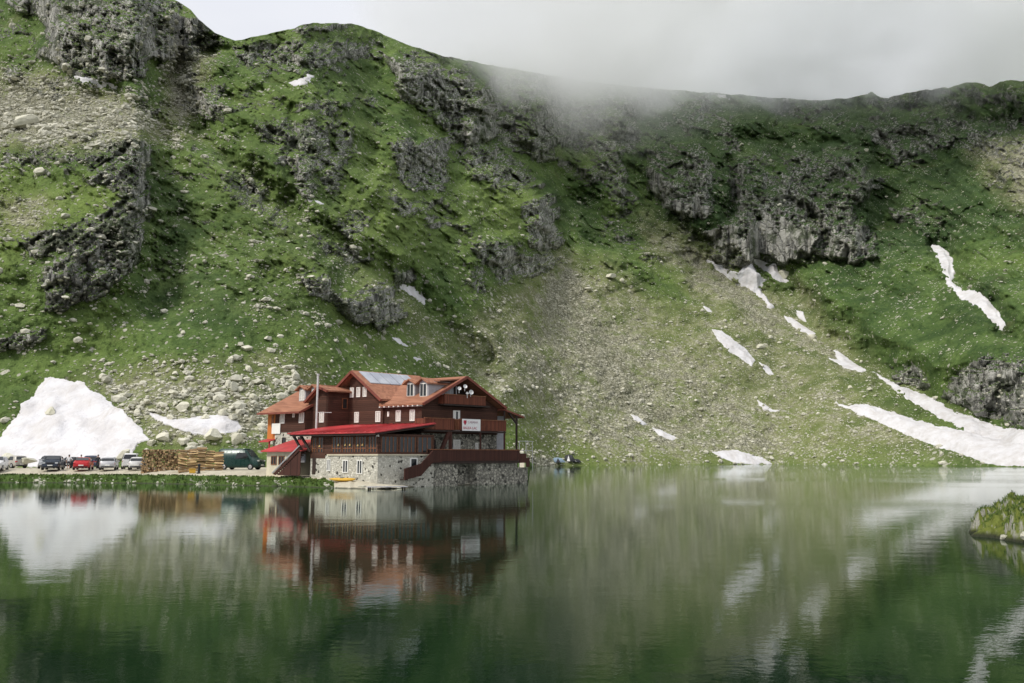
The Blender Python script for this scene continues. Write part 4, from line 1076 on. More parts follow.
lr = MB(); lr.slab([(12.3, 0.9, 10.3), (18.7, 0.9, 10.3), (18.75, -3.95, 7.55), (12.3, -3.95, 7.55)], 0.2); lr.slab([(18.7, 0.9, 10.3), (12.3, 0.9, 10.3), (12.3, 5.7, 7.55), (18.75, 5.7, 7.55)], 0.2)
lro = lr.build("roof", M['tile'], chalet)
b = MB(); b.bar((12.3, -4.0, 7.45), (18.75, -4.0, 7.45), 0.10); b.build("barge_board", M['fascia'], lro)
b = MB(); b.bar((12.27, 0.9, 10.18), (12.27, -3.98, 7.45), 0.11); b.build("barge_board", M['fascia'], lro)
window(chalet, 'F', 15.5, 16.2, 6.38, 7.45, -3.2, 2); window(chalet, 'F', 12.62, 13.3, 6.38, 7.48, -3.2, 2); window(chalet, 'F', 14.0, 14.3, 7.0, 7.4, -3.2, 1)
for u0, u1 in ((15.3, 15.8), (13.0, 13.4)): window(chalet, 'F', u0, u1, 3.4, 4.9, -3.15, 1, 'beam', 'glass')
dormer(14.35, 15.35, -1.75, 8.8, 10.12, 10.55, 1.4); dormer(12.6, 13.5, -1.75, 8.8, 10.12, 10.55, 1.4)
lk = MB(); lk.slab([(12.8, -1.6, 10.42), (15.2, -1.6, 10.42), (15.2, 1.2, 10.6), (12.8, 1.2, 10.6)], 0.14); lk.build("dormer_link_roof", M['tile'], chalet)
ob = MB(); ob.box(17.02, 18.35, -3.05, 4.5, 4.75, 7.6); ob.build("orange_bay", M['orange'], chalet)
obw = MB(); obw.box(17.4, 17.75, -3.08, -3.0, 6.0, 7.3); obw.build("window", M['frame'], chalet)
orf = MB(); orf.slab([(16.9, -3.9, 4.5), (18.5, -3.9, 4.5), (18.4, -3.0, 4.78), (16.9, -3.0, 4.78)], 0.1); orf.bar((17.2, -3.6, 1.3), (17.2, -3.6, 4.5), 0.08); orf.build("bay_roof", M['redmetal'], chalet)
obs = MB(); obs.box(17.02, 18.2, -2.4, 4.5, 0.5, 4.74); obs.build("stone_wall", M['stone2'], chalet)
# ---- low annex under a red roof, with the outside stair beside it
an = MB(); an.box(9.9, 13.55, -6.5, -3.2, 0.4, 3.36); ano = an.build("annex", M['plaster'], chalet)
for a, c in ((12.05, 12.85), (10.95, 11.75)): window(ano, 'F', a, c, 2.05, 2.95, -6.5, 2, 'frame', 'glass')
ar = MB(); ar.slab([(8.0, -6.95, 3.46), (13.9, -6.95, 3.46), (14.3, -3.16, 4.62), (7.3, -3.16, 4.62)], 0.12); ar.build("roof", M['redmetal'], ano)
aw = MB(); aw.box(8.6, 9.89, -6.1, -6.0, 2.3, 3.4); aw.build("slatted_panel", M['greywall'], ano)
ex = MB()
for k in range(14):
    u = 10.9 - 0.245 * k; z = 1.15 + 0.18 * k
    ex.box(u - 0.26, u, -7.6, -6.55, z, z + 0.09)
ex.prism([(11.1, -7.62, 1.15), (7.4, -7.62, 3.85), (7.4, -7.62, 3.5), (10.7, -7.62, 1.05)], (0, 0.06, 0))
exo = ex.build("outside_stair", M['darkwood'], chalet)
hr = MB(); hr.bar((11.1, -7.66, 1.25), (7.4, -7.66, 3.92), 0.05); hr.build("handrail", M['greywall'], exo)
ep = MB(); ep.prism([(10.6, -7.55, 1.05), (7.35, -7.55, 3.4), (7.35, -7.55, 1.05)], (0, 0.05, 0)); ep.prism([(11.35, -6.5 - 0.06, 1.6), (11.35, -6.56, 2.1), (9.3, -6.56, 3.25), (8.6, -6.56, 3.3)], (0, 0.04, 0))
ep.build("stair_panel", M['darkwood'], exo)

# the banner hangs on the balcony railing
bn = MB(); bn.box(-1.04, -1.02, 3.95, 6.40, 5.50, 6.70)
banner = bn.build("banner", M['cloth']); banner.location = OC
tag(banner, 'white banner with a red shield and two lines of lettering, hung on the balcony railing', 'banner')
shp = MB(); shp.prism([(-1.05, 4.12, 6.55), (-1.05, 4.50, 6.55), (-1.05, 4.50, 6.30), (-1.05, 4.31, 6.05), (-1.05, 4.12, 6.30)], (0.008, 0, 0)); shp.build("shield_emblem", M['redink'], banner)
def lettering(txt, v, z, size, mat, parent):
    cu = bpy.data.curves.new("lettering", 'FONT'); cu.body = txt; cu.size = size; cu.extrude = 0.004
    ob_ = bpy.data.objects.new("lettering", cu); COL.objects.link(ob_)
    bpy.context.view_layer.update()
    me = bpy.data.meshes.new_from_object(ob_.evaluated_get(bpy.context.evaluated_depsgraph_get()))
    bpy.data.objects.remove(ob_)
    for p_ in me.vertices:
        x, y, zz = p_.co; q_ = UV(-1.05 + zz, v + x, z + y); p_.co = q_
    me.materials.clear(); me.materials.append(mat); me.update()
    return link("lettering", me, parent)
lettering("CABANA", 4.66, 6.27, 0.34, M['greyink'], banner)
lettering("BALEA LAC", 4.08, 5.66, 0.37, M['redink'], banner)
po = MB(); po.box(16.05, 17.35, -3.30, -3.27, 5.30, 6.40); poster = po.build("poster_board", M['white']); poster.location = OC
tag(poster, 'blank white board fixed low on the far left end of the timber wing', 'sign board')
# ------------------------------------------------------------------ flat shore with the car park, its grassy bank and sand
SHORE_D = [(-520, 94), (-20, 90.6), (60, 90.2), (140, 88.2), (200, 84.6), (250, 81.2), (285, 79.2), (305, 77.8), (325, 75.6), (345, 74.2), (368, 73.0), (386, 72.6), (396, 73.4), (405, 76.0), (430, 80.2), (470, 83.6), (515, 88.2), (524, 89), (527, 92), (529, 120), (530, 200), (532, 216)]
BANK_W = [(-520, 1.25), (300, 1.25), (345, 2.6), (384, 2.0), (400, 1.0), (530, 1.0)]
BANK_H = [(-520, 0.86), (250, 0.86), (300, 0.86), (330, 0.86), (352, 0.74), (384, 0.36), (400, 0.22), (430, 0.25), (515, 0.4), (530, 0.8)]
def shore_z(px, D):
    s = D - ip(SHORE_D, px) - 0.55 * fbm(np.asarray(px) / 7.0, np.asarray(px) * 0 + 1.7, 3, 70)
    w = ip(BANK_W, px); h = ip(BANK_H, px)
    z = np.where(s < 0, s * 0.5, h * np.clip(s / w, 0, 1) ** 0.75)
    z = z + 0.46 * sstep(0, 5, s - w) * sstep(330, 290, np.asarray(px, float)) + 0.9 * sstep(5, 40, s) * (np.asarray(px) >= 420)
    return np.maximum(z, -1.6)
sx = np.concatenate([np.arange(-520, -10, 8.0), np.arange(-10, 534, 1.2)])
so = np.concatenate([np.linspace(-4, -0.3, 5), np.linspace(0, 2.6, 22), np.linspace(2.9, 8, 16), np.linspace(9, 40, 16), np.linspace(50, 132, 10)])
SPX = np.broadcast_to(sx[None, :], (len(so), len(sx)))
SD = ip(SHORE_D, sx)[None, :] + so[:, None]
SD = np.minimum(SD, np.maximum(ip(BASE_D, sx) + 3.0, ip(SHORE_D, sx) + 1.0)[None, :] + so[:, None] * 0.001)
SZ = shore_z(SPX, SD) + 0.035 * fbm(SPX / 5, SD * 1.5, 3, 71)
SAX = rays(SPX, SPX * 0 + 456)[0]
sidx = np.arange(SD.size).reshape(SD.shape)
sq = np.stack([sidx[:-1, :-1], sidx[:-1, 1:], sidx[1:, 1:], sidx[1:, :-1]], -1).reshape(-1, 4)
def shore_material():
    t = NT("gravel_and_turf"); P = t.coord('Object')
    at_ = t.node("ShaderNodeAttribute", attribute_name="turf"); sp = t.node("ShaderNodeSeparateColor"); t.l.new(at_.outputs['Color'], sp.inputs[0])
    n = t.noise(P, 1.6, 5, 0.65); nf = t.noise(P, 7, 4, 0.7)
    gr = t.mix(nf, (0.40, 0.365, 0.28), (0.60, 0.56, 0.45))
    gr = t.mix(t.step(t.noise(P, 0.35, 4, 0.6), 0.48, 0.66, 0, 0.5), gr, (0.30, 0.27, 0.20))
    tu = t.mix(n, (0.030, 0.062, 0.014), (0.095, 0.150, 0.035))
    f = t.step(t.math('ADD', sp.outputs[0], t.math('MULTIPLY', t.math('SUBTRACT', n, 0.5), 1.1)), 0.42, 0.60)
    c = t.mix(f, gr, tu)
    c = t.mix(t.step(sp.outputs[1], 0.25, 0.8, 0, 0.8), c, (0.055, 0.055, 0.04))
    return t.bsdf(c, 0.95, t.bump(t.math('ADD', nf, n), 0.12), spec=0.15)
sh_off = SD - ip(SHORE_D, sx)[None, :]
turf = sstep(1.9, 1.15, sh_off) * (SPX < 335) + 0.9 * (SPX > 505) * sstep(520, 528, SPX) + 0.75 * (SPX > 400) * sstep(4, 9, sh_off) * (SPX <= 520)
me = mesh_np("gravel_shore", np.stack([SAX * SD, SD, SZ], -1).reshape(-1, 3), sq, shore_material(), True)
ca = me.color_attributes.new("turf", 'FLOAT_COLOR', 'POINT')
ca.data.foreach_set('color', np.stack([turf, sstep(0.16, 0.02, SZ), turf * 0, turf * 0 + 1], -1).astype(np.float32).ravel())
tag(link("gravel_shore", me), kind='structure')
def ground(px, D):
    if px < 262 and D > 84: D = D + 2.2
    a = float(rays(px, 460)[0]); return Vector((a * D, D, float(shore_z(np.array([float(px)]), np.array([float(D)]))[0])))

# rocky point at the right edge of the photo, close to the camera
def point_h(x, y):
    s = sdist(x + 0.8 * fbm(x / 2.2, y / 2.2, 3, 80), y + 0.8 * fbm(x / 2.2, y / 2.2, 3, 81), [(17.45, 31.3), (17.3, 30.0), (17.15, 28.5), (17.0, 26.6), (17.2, 24), (45, 20), (46, 45), (26, 38), (20, 34), (18.2, 32.2)])
    h = np.where(s < 0, s * 0.6, 1.32 * (1 - np.exp(-np.maximum(s, 0) * 1.3)))
    h = h + (0.40 * fbm(x / 0.8, y / 0.8, 4, 82) + 0.45 * facet(x / 0.6, y / 0.6, 8) + 0.20 * facet(x / 0.24, y / 0.24, 9)) * sstep(-0.4, 0.7, s)
    return np.clip(h, -1.5, 5.0)
px_, py_ = np.meshgrid(np.arange(16, 30, 0.06), np.arange(22.5, 40, 0.06))
ph = point_h(px_, py_)
pid = np.arange(ph.size).reshape(ph.shape)
pq = np.stack([pid[:-1, :-1], pid[:-1, 1:], pid[1:, 1:], pid[1:, :-1]], -1).reshape(-1, 4)
pq = pq[ph.ravel()[pq].max(1) > -0.6]
def point_material():
    t = NT("mossy_shore_rock"); P = t.coord('Object')
    n = t.noise(P, 1.5, 6, 0.7); nf = t.noise(P, 6, 5, 0.7)
    geo = t.node("ShaderNodeNewGeometry"); sp = t.node("ShaderNodeSeparateXYZ"); t.l.new(geo.outputs['Normal'], sp.inputs[0])
    pz = t.node("ShaderNodeSeparateXYZ"); t.l.new(P, pz.inputs[0])
    tu = t.mix(nf, (0.060, 0.085, 0.012), (0.200, 0.225, 0.050))
    rk = t.mix(t.math('MULTIPLY_ADD', n, 0.6, t.math('MULTIPLY', nf, 0.4)), (0.10, 0.10, 0.085), (0.50, 0.485, 0.42))
    f = t.step(t.math('ADD', sp.outputs[2], t.math('MULTIPLY', t.math('SUBTRACT', n, 0.5), 0.9)), 0.36, 0.58)
    c = t.mix(f, rk, tu)
    c = t.mix(t.step(t.math('ADD', pz.outputs[2], t.math('MULTIPLY', n, 0.15)), 0.34, 0.12, 0, 0.92), c, (0.022, 0.024, 0.018))
    return t.bsdf(c, 0.9, t.bump(nf, 0.12), spec=0.2)
MAT_POINT = point_material()
used, inv = np.unique(pq, return_inverse=True)
tag(link("rocky_point", mesh_np("rocky_point", np.stack([px_, py_, ph], -1).reshape(-1, 3)[used], inv.reshape(-1, 4), MAT_POINT, True)), kind='structure')

# blades of grass and leafy weeds on the banks
def grass_material():
    t = NT("bank_grass"); geo = t.node("ShaderNodeNewGeometry"); P = t.coord('Object')
    c = t.mix(geo.outputs['Random Per Island'], (0.036, 0.072, 0.014), (0.145, 0.200, 0.045))
    c = t.mix(t.step(t.noise(P, 0.5, 3), 0.45, 0.65), c, t.mix(geo.outputs['Random Per Island'], (0.025, 0.055, 0.014), (0.075, 0.120, 0.030)))
    return t.bsdf(c, 0.7, spec=0.2)
MAT_GRASS = grass_material()
gr = np.random.default_rng(9)
def blades(name, base, hgt, wid, lean=0.5):
    n = len(base); a = gr.uniform(0, 6.28, n); w = wid * gr.uniform(0.6, 1.4, n); h = hgt * gr.uniform(0.5, 1.35, n)
    dx, dy = np.cos(a), np.sin(a); b = gr.uniform(0, 6.28, n); l = lean * h * gr.uniform(0.2, 1, n)
    z0 = np.zeros(n)
    p0 = base + np.stack([-dx * w, -dy * w, z0 - 0.04], -1); p1 = base + np.stack([dx * w, dy * w, z0 - 0.04], -1)
    m = base + np.stack([np.cos(b) * l * 0.4, np.sin(b) * l * 0.4, h * 0.6], -1)
    p2 = m + np.stack([dx * w * 0.8, dy * w * 0.8, z0], -1); p3 = m - np.stack([dx * w * 0.8, dy * w * 0.8, z0], -1)
    tip = base + np.stack([np.cos(b) * l, np.sin(b) * l, h * (1 - 0.15 * lean)], -1)
    V = np.stack([p0, p1, p2, p3, tip], 1).reshape(-1, 3); k = np.arange(n)[:, None] * 5
    F = np.concatenate([k + np.array([0, 1, 2]), k + np.array([0, 2, 3]), k + np.array([3, 2, 4])])
    return tag(link(name, mesh_np(name, V, F, MAT_GRASS)), kind='stuff')
gpx = np.concatenate([gr.uniform(-60, 334, 15000), gr.uniform(519, 527, 500)]); gof = gr.uniform(-0.1, 1.55, len(gpx))
keep = gr.uniform(0, 1, len(gpx)) < np.clip(0.35 + 1.3 * fbm(gpx / 9, gof, 3, 90), 0.03, 1); gpx, gof = gpx[keep], gof[keep]
gD = ip(SHORE_D, gpx) + gof; gz = shore_z(gpx, gD); k = gz > 0.03; gpx, gD, gz = gpx[k], gD[k], gz[k]
blades("bank_grass", np.stack([rays(gpx, gpx * 0 + 460)[0] * gD, gD, gz], -1), 0.14, 0.05, 1.0)
qx = gr.uniform(17.0, 26, 60000); qy = gr.uniform(24, 37, 60000); qh = point_h(qx, qy)
k = (qh > 0.34) & (fbm(qx / 0.7, qy / 0.7, 3, 91) > -0.22); 
blades("point_grass", np.stack([qx[k], qy[k], qh[k]], -1), 0.13, 0.012, 1.0)
# small stones along the waterline
wpx = gr.uniform(-40, 400, 900); wof = np.abs(gr.normal(0, 0.30, 900)) + 0.02; kk_ = fbm(wpx / 12, wpx * 0, 3, 99) > 0.02; wpx, wof = wpx[kk_], wof[kk_]; NW = len(wpx)
wD = ip(SHORE_D, wpx) + wof; wz = shore_z(wpx, wD)
wp = np.stack([rays(wpx, wpx * 0 + 460)[0] * wD, wD, wz], -1)
wsz = 0.05 * (1 - gr.uniform(0, 0.97, NW)) ** -0.5
V = np.stack(STV)[np.arange(NW) % 12] * wsz[:, None, None] + wp[:, None, :]
tag(link("shore_stones", mesh_np("shore_stones", V.reshape(-1, 3), (I1f[None] + (np.arange(NW) * 12)[:, None, None]).reshape(-1, 3), MAT_STONE)), kind='stuff')

# ------------------------------------------------------------------ boulders, each one a thing
I3v, I3f = ico(4)
def boulder_mesh(seed):
    r_ = np.random.default_rng(seed); v = chip(I3v, r_, 16, 0.8)
    v = v * (1 + 0.03 * pn(v[:, 0] * 2.3 + seed, v[:, 1] * 2.3 + v[:, 2] * 1.7, seed) + 0.025 * pn(v[:, 0] * 6, v[:, 2] * 6 + v[:, 1] * 4, seed + 3))[:, None]
    return mesh_np("boulder", v, I3f, MAT_BOULDER, False)
BM_ = [boulder_mesh(100 + k) for k in range(10)]
BG = 'boulders strewn over the slope'
br_ = random.Random(21)
def boulder(px, py, w, h, label, k=None, D=None, pos=None, group=BG):
    if pos is None:
        P_ = Vector([float(c) for c in on_slope([px], [py])[0]]) if D is None else at(px, py, D)
    else: P_ = pos
    s = P_.y / F_PX
    o = link("boulder", BM_[br_.randrange(10) if k is None else k])
    o.location = P_ + Vector((0, -0.1 * w * s, 0.10 * h * s))
    o.scale = (w * s * 0.55, w * s * 0.5, max(h, 0.55 * w) * s * 0.66)
    o.rotation_euler = (br_.uniform(-0.25, 0.25), br_.uniform(-0.25, 0.25), br_.uniform(0, 6.28))
    return tag(o, label, 'boulder', group)
NAMED = [
    (213, 434, 30, 16, 'long flat grey slab boulder in front of the small snow patch behind the green van'), (236, 438, 15, 15, 'grey boulder at the right end of the long slab, just above the green van'),
    (52, 411, 14, 13, 'lone grey rock poking out of the broad snowfield'), (125, 453, 15, 15, 'sandy coloured boulder beside the white minivan'),
    (165, 436, 17, 12, 'blocky boulder right above the log pile'), (183, 440, 15, 9, 'low boulder right above the stacked split timber'), (152, 441, 12, 10, 'weathered boulder above the left end of the log pile'),
    (231, 358, 11, 13, 'square white boulder on open grass upslope of the boulder field'), (248, 347, 18, 9, 'broad flat-topped white boulder, highest of the cluster on open grass'), (249, 367, 9, 13, 'tall narrow boulder leaning below the broad flat-topped one'),
    (234, 387, 13, 15, 'tallest pointed pale boulder at the top of the boulder field'), (228, 382, 9, 9, 'small block against the tallest pointed boulder'), (255, 396, 12, 11, 'rounded pale boulder left of the chalet roof'),
    (182, 405, 17, 15, 'large tilted boulder with a split face near the small snow patch'), (233, 416, 14, 10, 'boulder at the top right corner of the small snow patch'), (222, 412, 9, 10, 'upright block on the upper rim of the small snow patch'),
    (783, 272, 17, 14, 'big rounded grey boulder between two snow strips under the dark cliff'), (25, 122, 30, 10, 'long dark flat boulder on the stony terrace at far left'), (42, 171, 22, 8, 'flat boulder lying on bright turf on top of the left crag'),
    (67, 66, 16, 10, 'bright boulder under the rock dome beside the thin snow strip'), (12, 25, 8, 7, 'white block in the grass by the top left corner'), (191, 132, 7, 6, 'small white block on the grass below the grey gully'),
    (760, 346, 10, 6, 'grey rock lying against the leaf shaped snow patch'), (812, 336, 9, 6, 'rock at the lower tip of the slim slanting snow strip'), (772, 458, 7, 6, 'rock on the shoreline beside the snow wedge'),
    (588, 288, 9, 6, 'pale rock at the head of the scree fan'), (610, 275, 14, 7, 'dark-streaked rock on the brown scree'), (650, 404, 9, 5, 'pale rock in the lower scree above the snow streaks'),
]
for x, y, w, h, lab in NAMED: boulder(x, y + h * 0.25, w, h, lab)
for x, y, w, h, lab in ((8, 456, 20, 12, 'wide grey boulder behind the white car at the left edge'), (30, 459, 18, 8, 'low dark boulder between the white car and the dark parked car')): boulder(x, y + h * 0.3, w, h, lab, D=108)
LOW = 'smaller pale boulder in the boulder field behind the car park and chalet'
FIX = [(210, 395, 12, 9), (222, 398, 11, 9), (198, 398, 9, 8), (175, 392, 12, 6), (184, 391, 7, 8), (209, 403, 10, 7), (197, 409, 12, 9), (206, 417, 11, 9), (273, 368, 10, 7), (268, 337, 10, 7), (279, 381, 10, 7), (240, 405, 8, 8), (194, 415, 8, 7), (115, 388, 10, 6), (131, 405, 11, 6), (137, 411, 11, 8), (122, 404, 8, 5), (246, 378, 9, 7), (262, 385, 10, 7), (289, 376, 9, 6), (160, 404, 9, 7), (171, 416, 10, 7), (148, 400, 9, 6), (266, 408, 9, 8), (252, 418, 12, 8), (262, 425, 10, 7), (176, 372, 8, 5), (158, 379, 8, 5)]
for x, y, w, h in FIX: boulder(x, y + 2, w, h, LOW)
cnt = 0; nb = np.random.default_rng(31)
while cnt < 130:
    x, y = nb.uniform(85, 340), nb.uniform(330, 446)
    if nb.uniform() > float(np.clip(sample(scree, np.array([x]), np.array([y]))[0] * 1.1 + 0.5 * fbm(np.array([x / 25]), np.array([y / 18]), 3, 95)[0], 0.03, 1)): continue
    if any(sdist(np.array([x]), np.array([y]), p)[0] > -3 for p in snow_polys) or (x > 258 and y > 400): continue
    w = 3.0 + 6.0 * nb.uniform() ** 2.4; boulder(x, y, w, w * nb.uniform(0.6, 0.95), LOW); cnt += 1
cnt = 0
while cnt < 118:
    x, y = nb.uniform(-5, 1000), nb.uniform(45, 400)
    if y < np.interp(x, gx, ridge_y) + 18 or (x < 340 and y > 335): continue
    if nb.uniform() > 0.15 + 0.85 * float(sample(scree, np.array([x]), np.array([y]))[0]) * (1.4 if y < 160 or x > 560 else 0.6): continue
    if any(sdist(np.array([x]), np.array([y]), p)[0] > -3 for p in snow_polys): continue
    w = 2.6 + 4.5 * nb.uniform() ** 2.5 * (1.5 if y < 160 and x < 200 else 1); boulder(x, y, w, w * nb.uniform(0.5, 0.9), 'smaller pale boulder lying on the open mountainside above the valley floor'); cnt += 1
for (x, y, z, sx_, sz_, lab) in ((17.45, 27.6, 0.95, 0.42, 0.22, 'creamy white boulder half sunk in grass on the near rocky point'), (17.35, 28.9, 0.42, 0.26, 0.14, 'small pale rock at the water end of the near rocky point'), (17.42, 27.2, 0.5, 0.34, 0.18, 'low pale rock beneath the creamy boulder of the near rocky point')):
    o = link("boulder", BM_[int(x * 10) % 10]); o.location = (x, y, float(point_h(np.array([x]), np.array([y]))[0]) + 0.08); o.scale = (sx_, sx_ * 0.8, sz_); o.rotation_euler = (0.2, 0.1, x); tag(o, lab, 'boulder', 'rocks of the near point')
# ------------------------------------------------------------------ vehicles
XYZ = lambda x, y, z: Vector((x, y, z))
def paint(name, col, rough=0.25, metal=0.1):
    t = NT(name); P = t.coord('Object')
    return t.bsdf(t.mix(t.noise(P, 1.2, 4), tuple(c * 0.85 for c in col), col), t.step(t.noise(P, 3.0, 4, 0.7), 0.4, 0.7, rough, rough + 0.2), None, metal, 0.5)
CARP = dict(white=paint("white_car_paint", (0.72, 0.72, 0.71)), lightsilver=paint("light_silver_car_paint", (0.60, 0.60, 0.62), 0.3, 0.3), silver=paint("silver_car_paint", (0.42, 0.43, 0.45), 0.3, 0.5), navy=paint("dark_navy_car_paint", (0.025, 0.035, 0.055)),
            red=paint("red_car_paint", (0.50, 0.022, 0.028)), black=paint("black_car_paint", (0.016, 0.017, 0.022)), blue=paint("grey_blue_car_paint", (0.06, 0.075, 0.14)), green=paint("dark_green_van_paint", (0.006, 0.036, 0.030)), beige=paint("sand_grey_car_paint", (0.40, 0.38, 0.34)))
M['tyre'] = simple("tyre_rubber", (0.018, 0.018, 0.018), 0.85); M['rim'] = simple("alloy_rim", (0.45, 0.45, 0.46), 0.4, 0.6)
M['trim'] = simple("black_trim", (0.02, 0.02, 0.021), 0.6); M['cglass'] = glass("car_glass", (0.015, 0.018, 0.02))
M['tail'] = simple("tail_lamp_red", (0.40, 0.015, 0.015), 0.3); M['lens'] = simple("headlamp_lens", (0.62, 0.64, 0.66), 0.15, 0.2)
TYPES = {   # length, width, belt height, upper outline rear to front, window spans, wheel radius
    'hatch': (4.1, 1.76, 0.92, [(-2.05, .50), (-2.04, .98), (-1.72, 1.36), (-1.35, 1.47), (0.05, 1.49), (0.80, 1.05), (1.0, .97), (1.86, .80), (2.03, .52)], 0.31),
    'sedan': (4.6, 1.80, 0.92, [(-2.3, .50), (-2.27, .98), (-1.72, 1.06), (-1.05, 1.40), (-0.5, 1.45), (0.10, 1.44), (0.90, 1.02), (1.1, .95), (2.1, .78), (2.28, .52)], 0.32),
    'suv': (4.4, 1.86, 1.05, [(-2.2, .58), (-2.17, 1.10), (-1.88, 1.56), (-1.5, 1.66), (0.0, 1.67), (0.78, 1.20), (1.0, 1.10), (2.0, .95), (2.18, .60)], 0.35),
    'minivan': (4.8, 1.92, 1.12, [(-2.4, .52), (-2.38, 1.20), (-2.26, 1.84), (-2.0, 1.95), (0.8, 1.94), (1.5, 1.40), (1.75, 1.18), (2.3, 1.00), (2.4, .55)], 0.33),
    'van': (5.3, 1.98, 1.28, [(-2.65, .55), (-2.64, 1.5), (-2.58, 2.30), (-2.35, 2.44), (0.55, 2.44), (0.95, 2.34), (1.70, 1.50), (1.9, 1.28), (2.50, 1.08), (2.64, .60)], 0.35),
}
def car(name, typ, col, loc, rz, label, cat='car', group=None, plate=True):
    L, W, zb, up, wr = TYPES[typ]; hw = W / 2
    root = empty(name, loc, rz, label, cat, group)
    ux, uz = [p[0] for p in up], [p[1] for p in up]
    xs = sorted(set([round(x, 3) for x in np.linspace(-L / 2 + 0.01, L / 2 - 0.01, 30)] + [round(x, 3) for x in ux[1:-1]]))
    mb = MB(XYZ); rings = []
    for x in xs:
        top = float(np.interp(x, ux, uz)); e = 1 - 0.16 * (abs(x) / (L / 2)) ** 6
        w = hw * e; k = max(0.0, top - zb); tw = w * (0.97 - 0.24 * min(1, k / 0.45)) if typ != 'van' else w * (0.97 - 0.10 * min(1, k / 0.6))
        zl = 0.24 + 0.10 * (abs(x) / (L / 2)) ** 8; b = min(top - 0.03, zb)
        half = [(0.0, zl), (w * 0.90, zl), (w, zl + 0.14), (w * 1.0, zl + 0.36), (w * 0.975, b), (tw, max(b + 0.004, top - 0.06)), (tw * 0.86, max(b + 0.01, top - 0.006)), (0.0, top + 0.012)]
        rings.append([(x, y, z) for y, z in half] + [(x, -y, z) for y, z in half[-2:0:-1]])
    n = len(rings[0]); mb.v = [p for r_ in rings for p in r_]
    for i in range(len(rings) - 1):
        for j in range(n): mb.f.append((i * n + j, i * n + (j + 1) % n, (i + 1) * n + (j + 1) % n, (i + 1) * n + j))
    mb.f.append(tuple(range(n - 1, -1, -1))); mb.f.append(tuple((len(rings) - 1) * n + j for j in range(n))); mb.mi = [0] * len(mb.f)
    bo = mb.build("body", CARP[col], root)
    bo.data.polygons.foreach_set('use_smooth', [True] * len(bo.data.polygons))
    def strip(nm, x0, x1, mat, f0, f1, off):
        """glass following the outline between two stations (front or rear)"""
        m = MB(XYZ); z0, z1 = float(np.interp(x0, ux, uz)), float(np.interp(x1, ux, uz))
        dn = Vector((z1 - z0, 0, -(x1 - x0))).normalized() * off
        if dn.z < 0: dn = -dn
        m.face([(x0 + dn.x, -f0 * hw, z0 + dn.z), (x0 + dn.x, f0 * hw, z0 + dn.z), (x1 + dn.x, f1 * hw, z1 + dn.z), (x1 + dn.x, -f1 * hw, z1 + dn.z)])
        m.build(nm, mat, root)
    fi = {'hatch': (0.76, 0.12), 'sedan': (0.86, 0.16), 'suv': (0.74, 0.08), 'minivan': (1.46, 0.86), 'van': (1.66, 1.0)}[typ]
    ri = {'hatch': (-1.99, -1.74), 'sedan': (-1.66, -1.10), 'suv': (-2.14, -1.90), 'minivan': (-2.37, -2.27), 'van': (-2.635, -2.59)}[typ]
    strip("windscreen", fi[0], fi[1], M['cglass'], 0.84, 0.66, 0.03); strip("rear_window", ri[0], ri[1], M['cglass'], 0.80, 0.66, 0.035)
    x_a, x_b = (-1.5, 0.55) if typ in ('hatch', 'suv') else ((-1.0, 0.6) if typ == 'sedan' else ((-1.95, 1.15) if typ == 'minivan' else (-0.2, 1.35)))
    ztop = float(np.interp((x_a + x_b) / 2, ux, uz)) - 0.13
    for s in (-1, 1):
        m = MB(XYZ); tw = 0.79 if typ != 'van' else 0.90
        y0 = s * (hw * 0.985 + 0.012); y1 = s * (hw * tw + 0.025)
        if typ == 'van': ztop = 2.0
        a, b_ = x_a, x_b
        m.face([(a - 0.1, y0, zb + 0.03), (b_ + 0.12, y0, zb + 0.03), (b_ - 0.32, y1, ztop), (a + 0.12, y1, ztop)]); m.build("side_window", M['cglass'], root)
    for fx in (-1, 1):
        for s in (-1, 1):
            m = MB(XYZ); x = fx * (L * 0.315); y = s * (hw - 0.20)
            m.tube((x, y, wr), (x, y + s * 0.215, wr), wr, wr, 20); wo = m.build("wheel", M['tyre'], root)
            m = MB(XYZ); m.tube((x, y + s * 0.213, wr), (x, y + s * 0.225, wr), wr * 0.62, wr * 0.55, 16); m.build("rim", M['rim'], wo)
            m = MB(XYZ); zz = zb - 0.22; ex = L / 2 - 0.05
            if fx > 0: m.box(ex - 0.12, ex + 0.02, s * hw * 0.55, s * hw * 0.86, zz - 0.07, zz + 0.07); m.build("headlight", M['lens'], root)
            else: m.box(-ex - 0.035, -ex + 0.12, s * hw * 0.62, s * hw * 0.88, zz - 0.06, zz + 0.14); m.build("tail_light", M['tail'], root)
    for fx in (-1, 1):
        m = MB(XYZ); ex = fx * (L / 2 + 0.005); m.box(ex - 0.05, ex + 0.02 * 1, -hw * 0.78, hw * 0.78, 0.30, 0.42); m.build("bumper_trim", M['trim'], root)
        m = MB(XYZ); m.box(ex - 0.055, ex + 0.055, -0.26, 0.26, 0.50, 0.61); m.build("number_plate", M['white'], root)
    m = MB(XYZ); ex = L / 2 - 0.01; m.box(ex - 0.05, ex + 0.018, -hw * 0.42, hw * 0.42, zb - 0.30, zb - 0.16); m.build("grille", M['trim'], root)
    for s in (-1, 1):
        m = MB(XYZ); m.box(fi[0] - 0.42, fi[0] - 0.26, s * (hw + 0.02), s * (hw + 0.17), zb + 0.02, zb + 0.15); m.build("wing_mirror", CARP[col], root)
    return root
CG = 'vehicles parked on the lake shore'
def park(px, D): return ground(px, D)
FACE, BACK = R(-69), R(111)
car("parked_car", 'suv', 'white', park(-3, 93.0), FACE, 'white car cut by the left edge of the photo', group=CG)
